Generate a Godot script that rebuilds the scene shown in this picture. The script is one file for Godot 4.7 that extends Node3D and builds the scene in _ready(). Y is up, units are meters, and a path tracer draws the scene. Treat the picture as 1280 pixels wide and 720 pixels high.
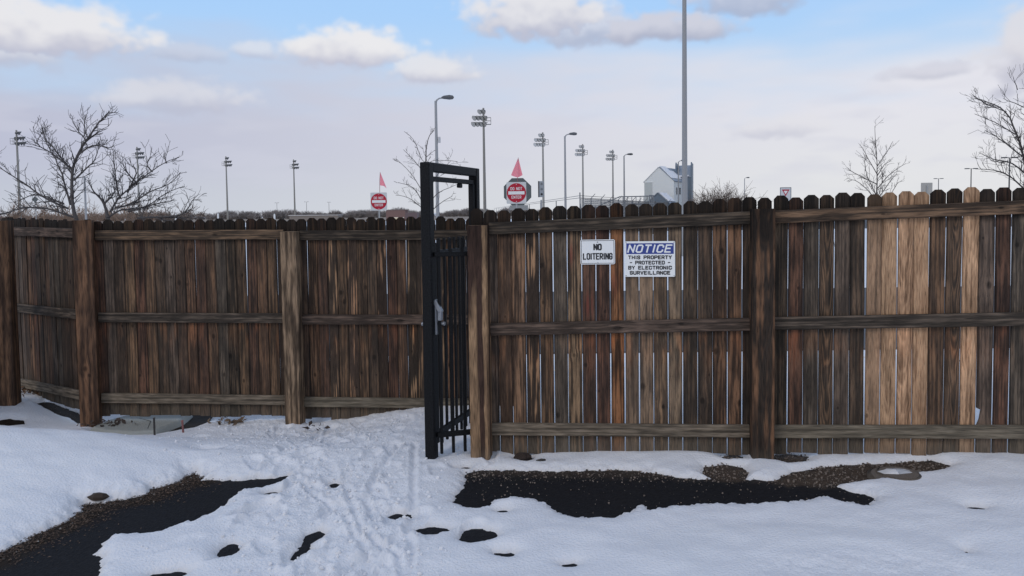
extends Node3D
# A plank fence with a steel gate beside a snowy lot, street and stadium lamps beyond it. Metres, y up, the camera looks along -z.

const NX0 := -5.8
const NX1 := 4.8
const NZ0 := -8.6
const NZ1 := -2.6
const RA := Vector2(-0.178, -5.74)      # the right-hand fence runs along this line (x, z)
const RB := Vector2(3.471, -5.2)
var used := {}
var mats := {}
var bumpy := FastNoiseLite.new()
var lumps := FastNoiseLite.new()
var atlas_count := {}
var snow_ys := PackedFloat32Array()
var snow_nx := 0
var snow_nz := 0


# ---------------------------------------------------------------- helpers
func numbered(called: String) -> String:
	var n: int = used.get(called, 0)
	used[called] = n + 1
	return called if n == 0 else "%s_%03d" % [called, n]


func tag(o: Node, label: String, category: String, group := "", kind := "") -> void:
	if label: o.set_meta("label", label)
	if category: o.set_meta("category", category)
	if group: o.set_meta("group", group)
	if kind: o.set_meta("kind", kind)


func thing(called: String, label: String, category: String, at := Vector3.ZERO, turn := 0.0, group := "") -> Node3D:
	var o := Node3D.new()
	o.name = numbered(called)
	o.position = at
	o.rotation.y = turn
	add_child(o)
	tag(o, label, category, group)
	return o


func again(o: Node3D, label: String, at: Vector3, turn := 0.0) -> Node3D:
	var c: Node3D = o.duplicate()
	c.name = numbered(str(o.name).rstrip("0123456789").trim_suffix("_"))
	add_child(c)
	c.position = at
	c.rotation.y = turn
	c.set_meta("label", label)
	return c


func put(called: String, shape: Variant, m: Material, parent: Node = self) -> MeshInstance3D:
	var o := MeshInstance3D.new()
	o.name = numbered(called) if parent == self else called
	o.mesh = shape.commit() if shape is SurfaceTool else shape
	o.material_override = m
	parent.add_child(o, true)
	return o


func begin() -> SurfaceTool:
	var st := SurfaceTool.new()
	st.begin(Mesh.PRIMITIVE_TRIANGLES)
	return st


func paint(c: Color, rough := 0.7, metal := 0.0, bump := 0.0, bump_scale := 1.0) -> StandardMaterial3D:
	var key := "%s %s %s %s %s" % [c, rough, metal, bump, bump_scale]
	if mats.has(key): return mats[key]
	var m := StandardMaterial3D.new()
	m.albedo_color = c.linear_to_srgb()
	m.roughness = rough
	m.metallic = metal
	if bump > 0.0:
		m.heightmap_enabled = true
		m.heightmap_texture = grain_tex
		m.heightmap_scale = bump
		m.uv1_triplanar = true
		m.uv1_world_triplanar = true
		m.uv1_scale = Vector3.ONE * bump_scale
	mats[key] = m
	return m


func tri(st: SurfaceTool, a: Vector3, b: Vector3, c: Vector3) -> void:
	var n := (c - a).cross(b - a).normalized()
	for p in [a, b, c]:
		st.set_normal(n)
		st.add_vertex(p)


func quad(st: SurfaceTool, a: Vector3, b: Vector3, c: Vector3, d: Vector3) -> void:
	tri(st, a, b, c)
	tri(st, a, c, d)


func box(st: SurfaceTool, at: Vector3, size: Vector3, turn := Basis(), bevel := 0.0) -> void:
	# a box whose edges are chamfered when there is a bevel
	var h := size / 2.0
	if bevel <= 0.0:
		var v := []
		for k in 8:
			v.append(at + turn * Vector3(h.x if k & 1 else -h.x, h.y if k & 2 else -h.y, h.z if k & 4 else -h.z))
		for f in [[4, 6, 7, 5], [1, 3, 2, 0], [5, 7, 3, 1], [0, 2, 6, 4], [6, 2, 3, 7], [0, 4, 5, 1]]:
			quad(st, v[f[0]], v[f[1]], v[f[2]], v[f[3]])
		return
	var corner := func(sx: int, sy: int, sz: int, axis: int) -> Vector3:
		var p := Vector3(sx * h.x, sy * h.y, sz * h.z)
		if axis != 0: p.x -= sx * bevel
		if axis != 1: p.y -= sy * bevel
		if axis != 2: p.z -= sz * bevel
		return at + turn * p
	for s in [-1, 1]:
		var a: Vector3 = corner.call(s, -1, -1, 0)
		var b: Vector3 = corner.call(s, 1, -1, 0)
		var c: Vector3 = corner.call(s, 1, 1, 0)
		var d: Vector3 = corner.call(s, -1, 1, 0)
		if s > 0: quad(st, d, c, b, a)
		else: quad(st, a, b, c, d)
		a = corner.call(-1, s, -1, 1); b = corner.call(1, s, -1, 1); c = corner.call(1, s, 1, 1); d = corner.call(-1, s, 1, 1)
		if s > 0: quad(st, a, b, c, d)
		else: quad(st, d, c, b, a)
		a = corner.call(-1, -1, s, 2); b = corner.call(1, -1, s, 2); c = corner.call(1, 1, s, 2); d = corner.call(-1, 1, s, 2)
		if s > 0: quad(st, d, c, b, a)
		else: quad(st, a, b, c, d)
		for t in [-1, 1]:
			for e in [[corner.call(-1, s, t, 1), corner.call(1, s, t, 1), corner.call(1, s, t, 2), corner.call(-1, s, t, 2)], [corner.call(s, -1, t, 0), corner.call(s, 1, t, 0), corner.call(s, 1, t, 2), corner.call(s, -1, t, 2)], [corner.call(s, t, -1, 0), corner.call(s, t, 1, 0), corner.call(s, t, 1, 1), corner.call(s, t, -1, 1)]]:
				outward(st, e, at)
			for w in [-1, 1]:
				outward(st, [corner.call(s, t, w, 0), corner.call(s, t, w, 1), corner.call(s, t, w, 2)], at)


func outward(st: SurfaceTool, p: Array, from: Vector3) -> void:
	var n: Vector3 = (p[2] - p[0]).cross(p[1] - p[0])
	if n.dot(p[0] - from) < 0.0: p.reverse()
	tri(st, p[0], p[1], p[2])
	if p.size() > 3: tri(st, p[0], p[2], p[3])


func tube(st: SurfaceTool, pts: Array, radii: Array, sides := 6) -> void:
	# a smooth tapering tube through the points
	var n := pts.size()
	var side := Vector3.ZERO
	var rings := []
	for i in n:
		var dir: Vector3 = (pts[mini(i + 1, n - 1)] - pts[maxi(i - 1, 0)]).normalized()
		if side == Vector3.ZERO:
			side = dir.cross(Vector3.UP if absf(dir.y) < 0.9 else Vector3.RIGHT).normalized()
		side = (side - dir * side.dot(dir)).normalized()
		var up := dir.cross(side)
		var ring := []
		for k in sides:
			var a := TAU * k / sides
			ring.append(side * cos(a) + up * sin(a))
		rings.append(ring)
	for i in n - 1:
		for k in sides:
			var j := (k + 1) % sides
			var r0: float = radii[i]
			var r1: float = radii[i + 1]
			for q in [[i, k, r0], [i + 1, k, r1], [i + 1, j, r1], [i, k, r0], [i + 1, j, r1], [i, j, r0]]:
				st.set_normal(rings[q[0]][q[1]])
				st.add_vertex(pts[q[0]] + rings[q[0]][q[1]] * q[2])
	for e in [0, n - 1]:
		if radii[e] > 0.012:
			for k in sides:
				var j := (k + 1) % sides
				outward(st, [pts[e], pts[e] + rings[e][k] * radii[e], pts[e] + rings[e][j] * radii[e]], pts[n - 1 - e])


func disc(st: SurfaceTool, at: Vector3, r: float, depth: float, sides := 24, turn := Basis()) -> void:
	# a round plate facing +z
	for k in sides:
		var a := Vector3(cos(TAU * k / sides), sin(TAU * k / sides), 0) * r
		var b := Vector3(cos(TAU * (k + 1) / sides), sin(TAU * (k + 1) / sides), 0) * r
		var z := Vector3(0, 0, depth)
		tri(st, at + turn * z, at + turn * (b + z), at + turn * (a + z))
		quad(st, at + turn * a, at + turn * (a + z), at + turn * (b + z), at + turn * b)
		tri(st, at, at + turn * a, at + turn * b)


# ---------------------------------------------------------------- textures
var grain_tex: ImageTexture


func noise_image(w: int, h: int, freq: float, sd: int, octaves := 1) -> Image:
	var n := FastNoiseLite.new()
	n.noise_type = FastNoiseLite.TYPE_SIMPLEX_SMOOTH
	n.seed = sd
	n.frequency = freq
	n.fractal_octaves = octaves
	n.fractal_type = FastNoiseLite.FRACTAL_FBM if octaves > 1 else FastNoiseLite.FRACTAL_NONE
	return n.get_image(w, h)


func stretched(w: int, h: int, from_h: int, freq: float, sd: int) -> PackedByteArray:
	var im := noise_image(w, from_h, freq, sd)
	im.resize(w, h, Image.INTERPOLATE_CUBIC)
	return im.get_data()


# what each kind of weathered timber looks like: weathered colour, bare colour, share of the bare colour, streakiness, cathedral grain, knots, stain towards the top end
const TIMBER := {
	"dark": [Vector3(.060, .046, .036), Vector3(.118, .080, .054), 0.34, 2.0, 0.0, 2, 0.30],
	"grey": [Vector3(.082, .066, .054), Vector3(.145, .112, .086), 0.42, 2.2, 0.0, 2, 0.24],
	"brown": [Vector3(.084, .057, .041), Vector3(.185, .112, .067), 0.42, 2.2, 0.0, 2, 0.26],
	"red": [Vector3(.072, .047, .037), Vector3(.135, .074, .049), 0.45, 2.0, 0.0, 2, 0.30],
	"tan": [Vector3(.105, .075, .054), Vector3(.26, .170, .105), 0.46, 3.0, 0.0, 1, 0.19],
	"streaked": [Vector3(.070, .051, .039), Vector3(.32, .200, .118), 0.30, 6.5, 0.0, 1, 0.26],
	"orange": [Vector3(.115, .062, .036), Vector3(.26, .128, .060), 0.50, 2.2, 0.0, 0, 0.20],
	"pale": [Vector3(.135, .102, .077), Vector3(.25, .180, .122), 0.50, 2.0, 0.0, 1, 0.17],
	"cathedral": [Vector3(.062, .047, .037), Vector3(.22, .135, .083), 0.36, 2.0, 0.9, 0, 0.30],
	"straw": [Vector3(.25, .178, .120), Vector3(.34, .235, .150), 0.55, 1.8, 0.2, 1, 0.2],
	"new": [Vector3(.36, .220, .130), Vector3(.56, .375, .235), 0.58, 1.6, 0.6, 1, 0.80],
	"post": [Vector3(.082, .052, .036), Vector3(.185, .110, .064), 0.45, 2.0, 0.25, 2, 0.7],
	"grey post": [Vector3(.105, .072, .050), Vector3(.27, .190, .128), 0.5, 2.8, 0.2, 2, 0.85],
	"split post": [Vector3(.066, .038, .029), Vector3(.34, .225, .135), 0.45, 7.0, 0.0, 1, 0.6],
	"black post": [Vector3(.046, .036, .029), Vector3(.165, .092, .052), 0.42, 2.4, 0.15, 1, 0.36],
	"rail": [Vector3(.078, .056, .041), Vector3(.185, .120, .076), 0.45, 2.2, 0.2, 2, 1.0],
	"dark rail": [Vector3(.054, .043, .035), Vector3(.112, .084, .063), 0.42, 2.0, 0.2, 2, 1.0],
	"grey rail": [Vector3(.068, .054, .044), Vector3(.130, .100, .080), 0.42, 2.0, 0.2, 2, 1.0],
	"olive rail": [Vector3(.150, .130, .100), Vector3(.225, .195, .152), 0.5, 1.8, 0.1, 1, 1.0],
}


func wood_atlas(kinds: Array, cw: int, ht: int, sd: int, boards: bool) -> StandardMaterial3D:
	var n := kinds.size()
	var w := n * cw
	var fine := stretched(w, ht, ht / 12, 0.36 if boards else 0.22, sd)
	var mid := stretched(w, ht, ht / 28, 0.10 if boards else 0.04, sd + 1)
	var blot_im := noise_image(w / 4, ht / 14, 0.08, sd + 2, 3)
	blot_im.resize(w, ht, Image.INTERPOLATE_CUBIC)
	var blot := blot_im.get_data()
	var colour := []
	var relief := []
	colour.resize(n)
	relief.resize(n)
	var one := func(ci: int) -> void:
		var rng := RandomNumberGenerator.new()
		rng.seed = sd * 1000 + ci
		var k: Array = TIMBER[kinds[ci]]
		var c0: Vector3 = k[0] * rng.randf_range(0.74, 1.22)
		var c1: Vector3 = k[1] * rng.randf_range(0.88, 1.1)
		var hue := rng.randf_range(-0.06, 0.06)
		c0.x *= 1.0 + hue
		c1.x *= 1.0 + hue
		var thr: float = 1.0 - k[2] + rng.randf_range(-0.06, 0.06)
		var gain: float = k[3] * 1.5
		var cath: float = k[4]
		var knots := []
		for q in rng.randi_range(0, k[5]):
			knots.append(Vector3(rng.randf_range(0.12, 0.88), rng.randf_range(0.14, 0.93), rng.randf_range(0.09, 0.27)))
		var edge_shade := 0.85 if kinds[ci] in ["new", "straw"] else 0.5
		var split: bool = kinds[ci] == "split post"
		var c_mid := rng.randf_range(0.35, 0.65)
		var c_rate := rng.randf_range(2.5, 6.0)
		var c_bend := rng.randf_range(4.0, 9.0) * (1.0 if rng.randf() < 0.7 else -1.0)
		var warm := rng.randf_range(0.1, 0.8) * (0.3 if kinds[ci] in ["new", "straw"] else 1.0)
		var tall := 13.0 if boards else 10.0     # how many times longer than wide the timber is
		var out := PackedByteArray()
		var hi := PackedByteArray()
		out.resize(cw * ht * 3)
		hi.resize(cw * ht)
		var at := 0
		for y in ht:
			var v := float(y) / ht
			var top := 1.0
			var b_top := fine[y * w + ci * cw] / 255.0
			if boards:
				top = lerpf(k[6], 1.0, smoothstep(0.075, 0.125, v + (b_top - 0.5) * 0.03))
			elif k[6] < 1.0:
				top = lerpf(k[6], 1.0, smoothstep(0.0, 0.22, v))
			var low := smoothstep(0.86, 1.0, v) * 0.75 if boards or k[6] < 1.0 else 0.0
			for x in cw:
				var u := (x + 0.5) / cw
				var push := 0.0
				var dark := 1.0
				var ring := 0.0
				for p: Vector3 in knots:
					var dy := (v - p.y) * tall
					if absf(dy) < 0.6:
						var dx := u - p.x
						var d := sqrt(dx * dx + dy * dy) / p.z
						push += dx * 1.3 * exp(-d * d * 0.35)
						if d < 1.0:
							dark = minf(dark, lerpf(0.42, 1.0, smoothstep(0.35, 1.0, d)))
							ring = 1.0 - d
				var xs := clampi(int((u - push * 0.5) * cw), 0, cw - 1)
				var i := y * w + ci * cw + xs
				var f := fine[i] / 255.0
				var m := mid[i] / 255.0
				var b := blot[y * w + ci * cw + x] / 255.0
				var mixed := clampf((m * 0.62 + b * 0.38 - thr) * gain + 0.5, 0.0, 1.0)
				if split:
					# heartwood in the middle, pale sapwood down both edges and rising from the foot
					var edge := u + (m - 0.5) * 0.16 + (b - 0.5) * 0.10
					mixed = smoothstep(0.74, 0.80, edge) * (1.0 - smoothstep(0.93, 0.97, edge) * 0.6)
					mixed = maxf(mixed, (1.0 - smoothstep(0.36, 0.44, edge)) * smoothstep(0.30, 0.50, v + edge * 0.35) * 0.85)
					mixed = maxf(mixed, smoothstep(0.55, 0.80, v) * (1.0 - smoothstep(0.50, 0.56, edge)) * 0.8)
					mixed *= 0.8 + 0.4 * b
				if cath > 0.0:
					var du := u - push * 0.5 - c_mid
					var wave := 0.5 + 0.5 * sin((v * c_rate * 2.2 + du * du * c_bend * 2.0 + (b - 0.5) * 1.6) * TAU)
					mixed = lerpf(mixed, clampf(mixed * 0.4 + wave * wave * 0.7, 0.0, 1.0), cath)
				var c := (c0 * 0.86).lerp(c1, mixed)
				c *= 0.69 + 0.56 * f
				if f < 0.2: c *= 0.7
				if m < 0.3: c *= 0.6 + m * 1.3
				if boards: c *= lerpf(edge_shade, 1.0, smoothstep(0.02, 0.11, u + (b - 0.5) * 0.04)) * lerpf(edge_shade, 1.0, smoothstep(0.02, 0.11, 1.0 - u + (m - 0.5) * 0.06))  # shadow lines of the board joints, painted along both edges
				c *= dark * top * (0.60 + 0.60 * b)
				c *= Vector3(1.13, 1.06, 1.0)
				if boards:
					# the wood just below the middle rail is sheltered and keeps its red
					var kept := smoothstep(0.50, 0.535, v) * (1.0 - smoothstep(0.56, 0.72, v + (m - 0.5) * 0.2)) * clampf((b - 0.35) * 3.0, 0.0, 1.0)
					c = c.lerp(Vector3(c.x * 1.45, c.y * 1.02, c.z * 0.78), kept * warm)
				if sd == 11 and (ci == 7 or ci == 8 or ci == 10):
					var smear := exp(-pow((u - [0.8, 0.5, 0, 0.3][ci - 7]) / 0.28, 2.0) - pow((v - [0.19, 0.40, 0, 0.31][ci - 7]) / 0.05, 2.0)) * clampf(m * 1.6 - 0.3, 0.0, 1.0)
					c = c.lerp(Vector3(.21, .045, .034), smear * 0.7)
				if low > 0.0:
					c = c.lerp(Vector3(.150, .125, .094) * (0.55 + 0.7 * f), low * (0.5 + b * 0.6))
				out[at * 3] = clampi(int(pow(maxf(c.x, 0.0), 0.4545) * 255.0), 0, 255)
				out[at * 3 + 1] = clampi(int(pow(maxf(c.y, 0.0), 0.4545) * 255.0), 0, 255)
				out[at * 3 + 2] = clampi(int(pow(maxf(c.z, 0.0), 0.4545) * 255.0), 0, 255)
				hi[at] = clampi(int(128.0 + (f - 0.5) * 150.0 + (m - 0.5) * 60.0 - ring * 30.0), 0, 255)
				at += 1
		colour[ci] = out
		relief[ci] = hi
	var task := WorkerThreadPool.add_group_task(one, n)
	WorkerThreadPool.wait_for_group_task_completion(task)
	var sheet := Image.create_empty(w, ht, false, Image.FORMAT_RGB8)
	var rough := Image.create_empty(w, ht, false, Image.FORMAT_L8)
	for ci in n:
		sheet.blit_rect(Image.create_from_data(cw, ht, false, Image.FORMAT_RGB8, colour[ci]), Rect2i(0, 0, cw, ht), Vector2i(ci * cw, 0))
		rough.blit_rect(Image.create_from_data(cw, ht, false, Image.FORMAT_L8, relief[ci]), Rect2i(0, 0, cw, ht), Vector2i(ci * cw, 0))
	var mat := StandardMaterial3D.new()
	mat.albedo_texture = ImageTexture.create_from_image(sheet)
	mat.roughness = 0.88
	mat.metallic_specular = 0.3
	mat.heightmap_enabled = true
	mat.heightmap_texture = ImageTexture.create_from_image(rough)
	mat.heightmap_scale = 0.16
	mat.texture_repeat = false
	atlas_count[mat] = n
	return mat


# ---------------------------------------------------------------- timber shapes
func wood_tri(st: SurfaceTool, p: Array, uv: Array) -> void:
	var n: Vector3 = (p[2] - p[0]).cross(p[1] - p[0]).normalized()
	for k in 3:
		st.set_normal(n)
		st.set_uv(uv[k])
		st.add_vertex(p[k])


func wood_face(st: SurfaceTool, p: Array, n: Vector3, w: float, len_: float, cell: int, cells: int, flip: bool) -> void:
	# a flat face: u across the timber, v along it (y)
	var uv := []
	for q: Vector3 in p:
		var across: float = q.x if absf(n.z) > 0.5 else q.z + w * 0.2
		var u := clampf(across / w + 0.5, 0.03, 0.97)
		if flip: u = 1.0 - u
		uv.append(Vector2((cell + u) / cells, clampf(1.0 - q.y / len_, 0.002, 0.998)))
	for t in [[0, 1, 2], [0, 2, 3]]:
		wood_tri(st, [p[t[0]], p[t[1]], p[t[2]]], [uv[t[0]], uv[t[1]], uv[t[2]]])


func picket(w: float, len_: float, thick: float, cell: int, cells: int, rng: RandomNumberGenerator, chip := 0.0) -> SurfaceTool:
	# one dog-eared fence board standing on y = 0, its edges a little uneven
	var st := begin()
	var ys := [0.0, len_ * 0.2, len_ * 0.4, len_ * 0.6, len_ * 0.8, len_ - w * 0.27, len_]
	if chip > 0.0: ys = [0.0, 0.20, 0.215, 0.25, 0.315, 0.33, len_ * 0.4, len_ * 0.6, len_ * 0.8, len_ - w * 0.27, len_]
	var l := []
	var r := []
	var flip := rng.randf() < 0.5
	for k in ys.size():
		var j0 := rng.randf_range(-0.0014, 0.0014)
		var j1 := rng.randf_range(-0.0014, 0.0014)
		var cut := w * rng.randf_range(0.25, 0.31) if k == ys.size() - 1 else 0.0
		var bow := 0.004 * sin(ys[k] * 1.7 + w * 100.0 + cell)
		l.append(Vector3(-w / 2 + j0 + cut, ys[k], bow))
		r.append(Vector3(w / 2 + j1 - cut, ys[k], bow))
	if chip > 0.0:
		l[2].x += 0.006; l[3].x += 0.018; l[4].x += 0.028
	var z := Vector3(0, 0, thick / 2)
	var e := Vector3(0.002, 0, -0.002)
	var f := Vector3(-0.002, 0, -0.002)
	for k in ys.size() - 1:
		wood_face(st, [l[k] + z - f - Vector3(0, 0, .002), l[k + 1] + z - f - Vector3(0, 0, .002), r[k + 1] + z - e - Vector3(0, 0, .002), r[k] + z - e - Vector3(0, 0, .002)], Vector3.BACK, w, len_, cell, cells, flip)
		wood_face(st, [r[k] - z, r[k + 1] - z, l[k + 1] - z, l[k] - z], Vector3.BACK, w, len_, cell, cells, not flip)
		wood_face(st, [l[k] + z + Vector3(0, 0, -.002), l[k + 1] + z + Vector3(0, 0, -.002), l[k + 1] + z - f - Vector3(0, 0, .002), l[k] + z - f - Vector3(0, 0, .002)], Vector3.BACK, w, len_, cell, cells, flip)
		wood_face(st, [r[k] + z - e - Vector3(0, 0, .002), r[k + 1] + z - e - Vector3(0, 0, .002), r[k + 1] + z + Vector3(0, 0, -.002), r[k] + z + Vector3(0, 0, -.002)], Vector3.BACK, w, len_, cell, cells, flip)
		wood_face(st, [l[k] - z, l[k + 1] - z, l[k + 1] + z + Vector3(0, 0, -.002), l[k] + z + Vector3(0, 0, -.002)], Vector3.LEFT, w, len_, cell, cells, flip)
		wood_face(st, [r[k] + z + Vector3(0, 0, -.002), r[k + 1] + z + Vector3(0, 0, -.002), r[k + 1] - z, r[k] - z], Vector3.LEFT, w, len_, cell, cells, flip)
	var n := ys.size() - 1
	wood_face(st, [l[n] + z, l[n] - z, r[n] - z, r[n] + z], Vector3.BACK, w, len_, cell, cells, flip)
	wood_face(st, [l[0] - z, l[0] + z, r[0] + z, r[0] - z], Vector3.BACK, w, len_, cell, cells, flip)
	return st


func beam(w: float, len_: float, d: float, cell: int, cells: int, bevel := 0.005) -> SurfaceTool:
	# a squared timber along y with chamfered arrises
	var st := begin()
	var o := [Vector2(-w / 2 + bevel, d / 2), Vector2(w / 2 - bevel, d / 2), Vector2(w / 2, d / 2 - bevel), Vector2(w / 2, -d / 2 + bevel), Vector2(w / 2 - bevel, -d / 2), Vector2(-w / 2 + bevel, -d / 2), Vector2(-w / 2, -d / 2 + bevel), Vector2(-w / 2, d / 2 - bevel)]
	for s in 4:
		var y0 := len_ * s / 4.0
		var y1 := len_ * (s + 1) / 4.0
		for k in 8:
			var a: Vector2 = o[k]
			var b: Vector2 = o[(k + 1) % 8]
			var n := Vector3.BACK if absf(a.y - b.y) < 1e-4 or k % 2 == 1 else Vector3.LEFT
			wood_face(st, [Vector3(a.x, y0, a.y), Vector3(a.x, y1, a.y), Vector3(b.x, y1, b.y), Vector3(b.x, y0, b.y)], n, maxf(w, d), len_, cell, cells, false)
	for y in [0.0, len_]:
		for k in range(1, 7):
			var p := [Vector3(o[0].x, y, o[0].y), Vector3(o[k].x, y, o[k].y), Vector3(o[k + 1].x, y, o[k + 1].y)]
			if y == 0.0: p.reverse()
			wood_tri(st, p, [Vector2((cell + .3) / cells, .5), Vector2((cell + .6) / cells, .51), Vector2((cell + .5) / cells, .53)])
	return st


# ---------------------------------------------------------------- ground
func soft(t: float) -> float:
	t = clampf(t, 0.0, 1.0)
	return t * t * (3.0 - 2.0 * t)


func bare(x: float, z: float) -> float:
	# height of the ground itself
	var xc := clampf(x, -7.0, 6.0)
	var r := 0.03 * maxf(xc + 0.3, 0.0) * (0.4 + 0.6 * soft((-z - 4.0) / 1.4))
	var l := -0.14 * soft((-0.6 - xc) / 1.2) * soft((-z - 5.7) / 1.2)
	var c := 0.13 * soft((-4.2 - xc) / 0.9) * soft((-z - 6.2) / 1.0)
	return lerpf(r + l + c - 0.055, -0.3, soft((-z - 8.7) / 1.6))


func snow_depth(x: float, z: float) -> float:
	var a := (x + 3.95) / 1.2
	var b := (z + 5.5) / 0.80
	return 0.045 + 0.26 * exp(-a * a - b * b)


func from_edge(p: Vector2, ring: PackedVector2Array) -> float:
	# distance to the outline, negative inside
	var best := 1e9
	var inside := false
	var n := ring.size()
	var j := n - 1
	for i in n:
		var a := ring[i]
		var b := ring[j]
		var ab := b - a
		var t := clampf((p - a).dot(ab) / maxf(ab.length_squared(), 1e-9), 0.0, 1.0)
		best = minf(best, p.distance_squared_to(a + ab * t))
		if (a.y > p.y) != (b.y > p.y) and p.x < (b.x - a.x) * (p.y - a.y) / (b.y - a.y) + a.x:
			inside = not inside
		j = i
	return -sqrt(best) if inside else sqrt(best)


# bare places in the snow, outlines on the ground (x, z)
var BARE := {
	"tarmac": PackedVector2Array([Vector2(-0.40, -4.83), Vector2(-0.39, -4.96), Vector2(-0.33, -5.16), Vector2(-0.36, -5.36), Vector2(-0.25, -5.44), Vector2(0.04, -5.39), Vector2(0.32, -5.34), Vector2(0.66, -5.33), Vector2(0.93, -5.26), Vector2(1.00, -5.19), Vector2(1.19, -5.09), Vector2(1.55, -5.04), Vector2(1.83, -4.98), Vector2(2.05, -4.88), Vector2(2.15, -4.77), Vector2(2.24, -4.68), Vector2(2.14, -4.57), Vector2(2.04, -4.62), Vector2(1.96, -4.72), Vector2(1.68, -4.65), Vector2(1.41, -4.65), Vector2(1.16, -4.66), Vector2(0.97, -4.65), Vector2(0.81, -4.59), Vector2(0.79, -4.70), Vector2(0.75, -4.68), Vector2(0.71, -4.58), Vector2(0.55, -4.50), Vector2(0.36, -4.51), Vector2(0.25, -4.60), Vector2(0.22, -4.71), Vector2(0.11, -4.84), Vector2(-0.02, -4.88), Vector2(-0.15, -4.82), Vector2(-0.17, -4.74), Vector2(-0.25, -4.71), Vector2(-0.35, -4.77)]),
	"wet_tarmac": PackedVector2Array([Vector2(-2.92, -3.88), Vector2(-2.87, -4.18), Vector2(-2.84, -4.28), Vector2(-2.81, -4.41), Vector2(-2.75, -4.60), Vector2(-2.73, -4.68), Vector2(-2.79, -4.88), Vector2(-2.70, -4.90), Vector2(-2.53, -4.98), Vector2(-2.45, -5.04), Vector2(-2.48, -5.16), Vector2(-2.37, -5.23), Vector2(-2.33, -5.39), Vector2(-2.34, -5.47), Vector2(-2.20, -5.35), Vector2(-2.19, -5.42), Vector2(-2.21, -5.30), Vector2(-1.93, -5.29), Vector2(-1.69, -5.33), Vector2(-1.61, -5.41), Vector2(-1.61, -5.28), Vector2(-1.70, -5.13), Vector2(-1.85, -5.09), Vector2(-1.86, -4.96), Vector2(-1.85, -4.78), Vector2(-1.97, -4.60), Vector2(-2.09, -4.42), Vector2(-2.35, -4.38), Vector2(-2.33, -4.16), Vector2(-2.24, -4.06), Vector2(-2.16, -3.88), Vector2(-2.01, -3.48), Vector2(-2.83, -3.50)]),
	"gravel": PackedVector2Array([Vector2(1.69, -4.98), Vector2(1.88, -5.13), Vector2(2.13, -5.21), Vector2(2.36, -5.23), Vector2(2.61, -5.23), Vector2(2.89, -5.25), Vector2(2.97, -5.13), Vector2(2.81, -5.05), Vector2(2.65, -5.04), Vector2(2.51, -4.98), Vector2(2.25, -4.93), Vector2(2.04, -4.87), Vector2(1.78, -4.92)]),
	"gravel_mound": PackedVector2Array([Vector2(1.33, -5.31), Vector2(1.48, -5.34), Vector2(1.59, -5.26), Vector2(1.59, -5.14), Vector2(1.53, -5.04), Vector2(1.34, -5.05), Vector2(1.28, -5.17)]),
	"gravel_spot": PackedVector2Array([Vector2(1.49, -5.50), Vector2(1.60, -5.56), Vector2(1.66, -5.48), Vector2(1.61, -5.41), Vector2(1.52, -5.42)]),
	"gravel_by_post": PackedVector2Array([Vector2(1.84, -5.47), Vector2(1.99, -5.52), Vector2(2.11, -5.43), Vector2(2.05, -5.32), Vector2(1.92, -5.30), Vector2(1.85, -5.36)]),
	"foothole": PackedVector2Array([Vector2(-1.16, -4.13), Vector2(-1.20, -4.03), Vector2(-1.22, -4.08), Vector2(-1.21, -4.15), Vector2(-1.20, -4.21), Vector2(-1.22, -4.29), Vector2(-1.20, -4.36), Vector2(-1.15, -4.42), Vector2(-1.11, -4.38), Vector2(-1.11, -4.32), Vector2(-1.15, -4.24), Vector2(-1.14, -4.19), Vector2(-1.10, -4.15)]),
	"soil": PackedVector2Array([Vector2(-4.87, -7.74), Vector2(-4.81, -7.85), Vector2(-4.65, -7.79), Vector2(-4.41, -7.68), Vector2(-4.14, -7.41), Vector2(-4.19, -7.32), Vector2(-4.38, -7.49), Vector2(-4.49, -7.52), Vector2(-4.69, -7.63)]),
	"concrete": PackedVector2Array([Vector2(-3.93, -7.02), Vector2(-3.90, -7.28), Vector2(-3.80, -7.48), Vector2(-3.62, -7.59), Vector2(-3.33, -7.66), Vector2(-3.00, -7.59), Vector2(-2.95, -7.35), Vector2(-3.01, -7.08), Vector2(-3.15, -6.98), Vector2(-3.25, -6.88), Vector2(-3.45, -6.84), Vector2(-3.74, -6.91)]),
	"soil_spot": PackedVector2Array([Vector2(-4.85, -7.10), Vector2(-4.79, -7.20), Vector2(-4.67, -7.23), Vector2(-4.59, -7.12), Vector2(-4.68, -7.02), Vector2(-4.78, -7.00)]),
}
const MELTED := [[-0.70, -4.61, 0.07, 0.04], [-0.49, -4.40, 0.09, 0.06], [-0.22, -4.31, 0.12, 0.09], [-0.06, -4.06, 0.06, 0.03], [0.28, -3.92, 0.04, 0.02], [-1.59, -4.17, 0.06, 0.08], [-1.61, -5.02, 0.07, 0.04], [-0.37, -5.48, 0.05, 0.03], [2.74, -4.49, 0.06, 0.02], [-0.08, -4.66, 0.04, 0.02], [-1.80, -3.88, 0.09, 0.04], [-1.23, -5.17, 0.04, 0.05], [-2.69, -7.29, 0.09, 0.07], [-1.89, -7.24, 0.06, 0.04], [-2.43, -5.98, 0.06, 0.03], [0.07, -5.65, 0.06, 0.07], [2.37, -3.95, 0.01, 0.02]]     # small holes: x, z, half width, half depth
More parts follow.
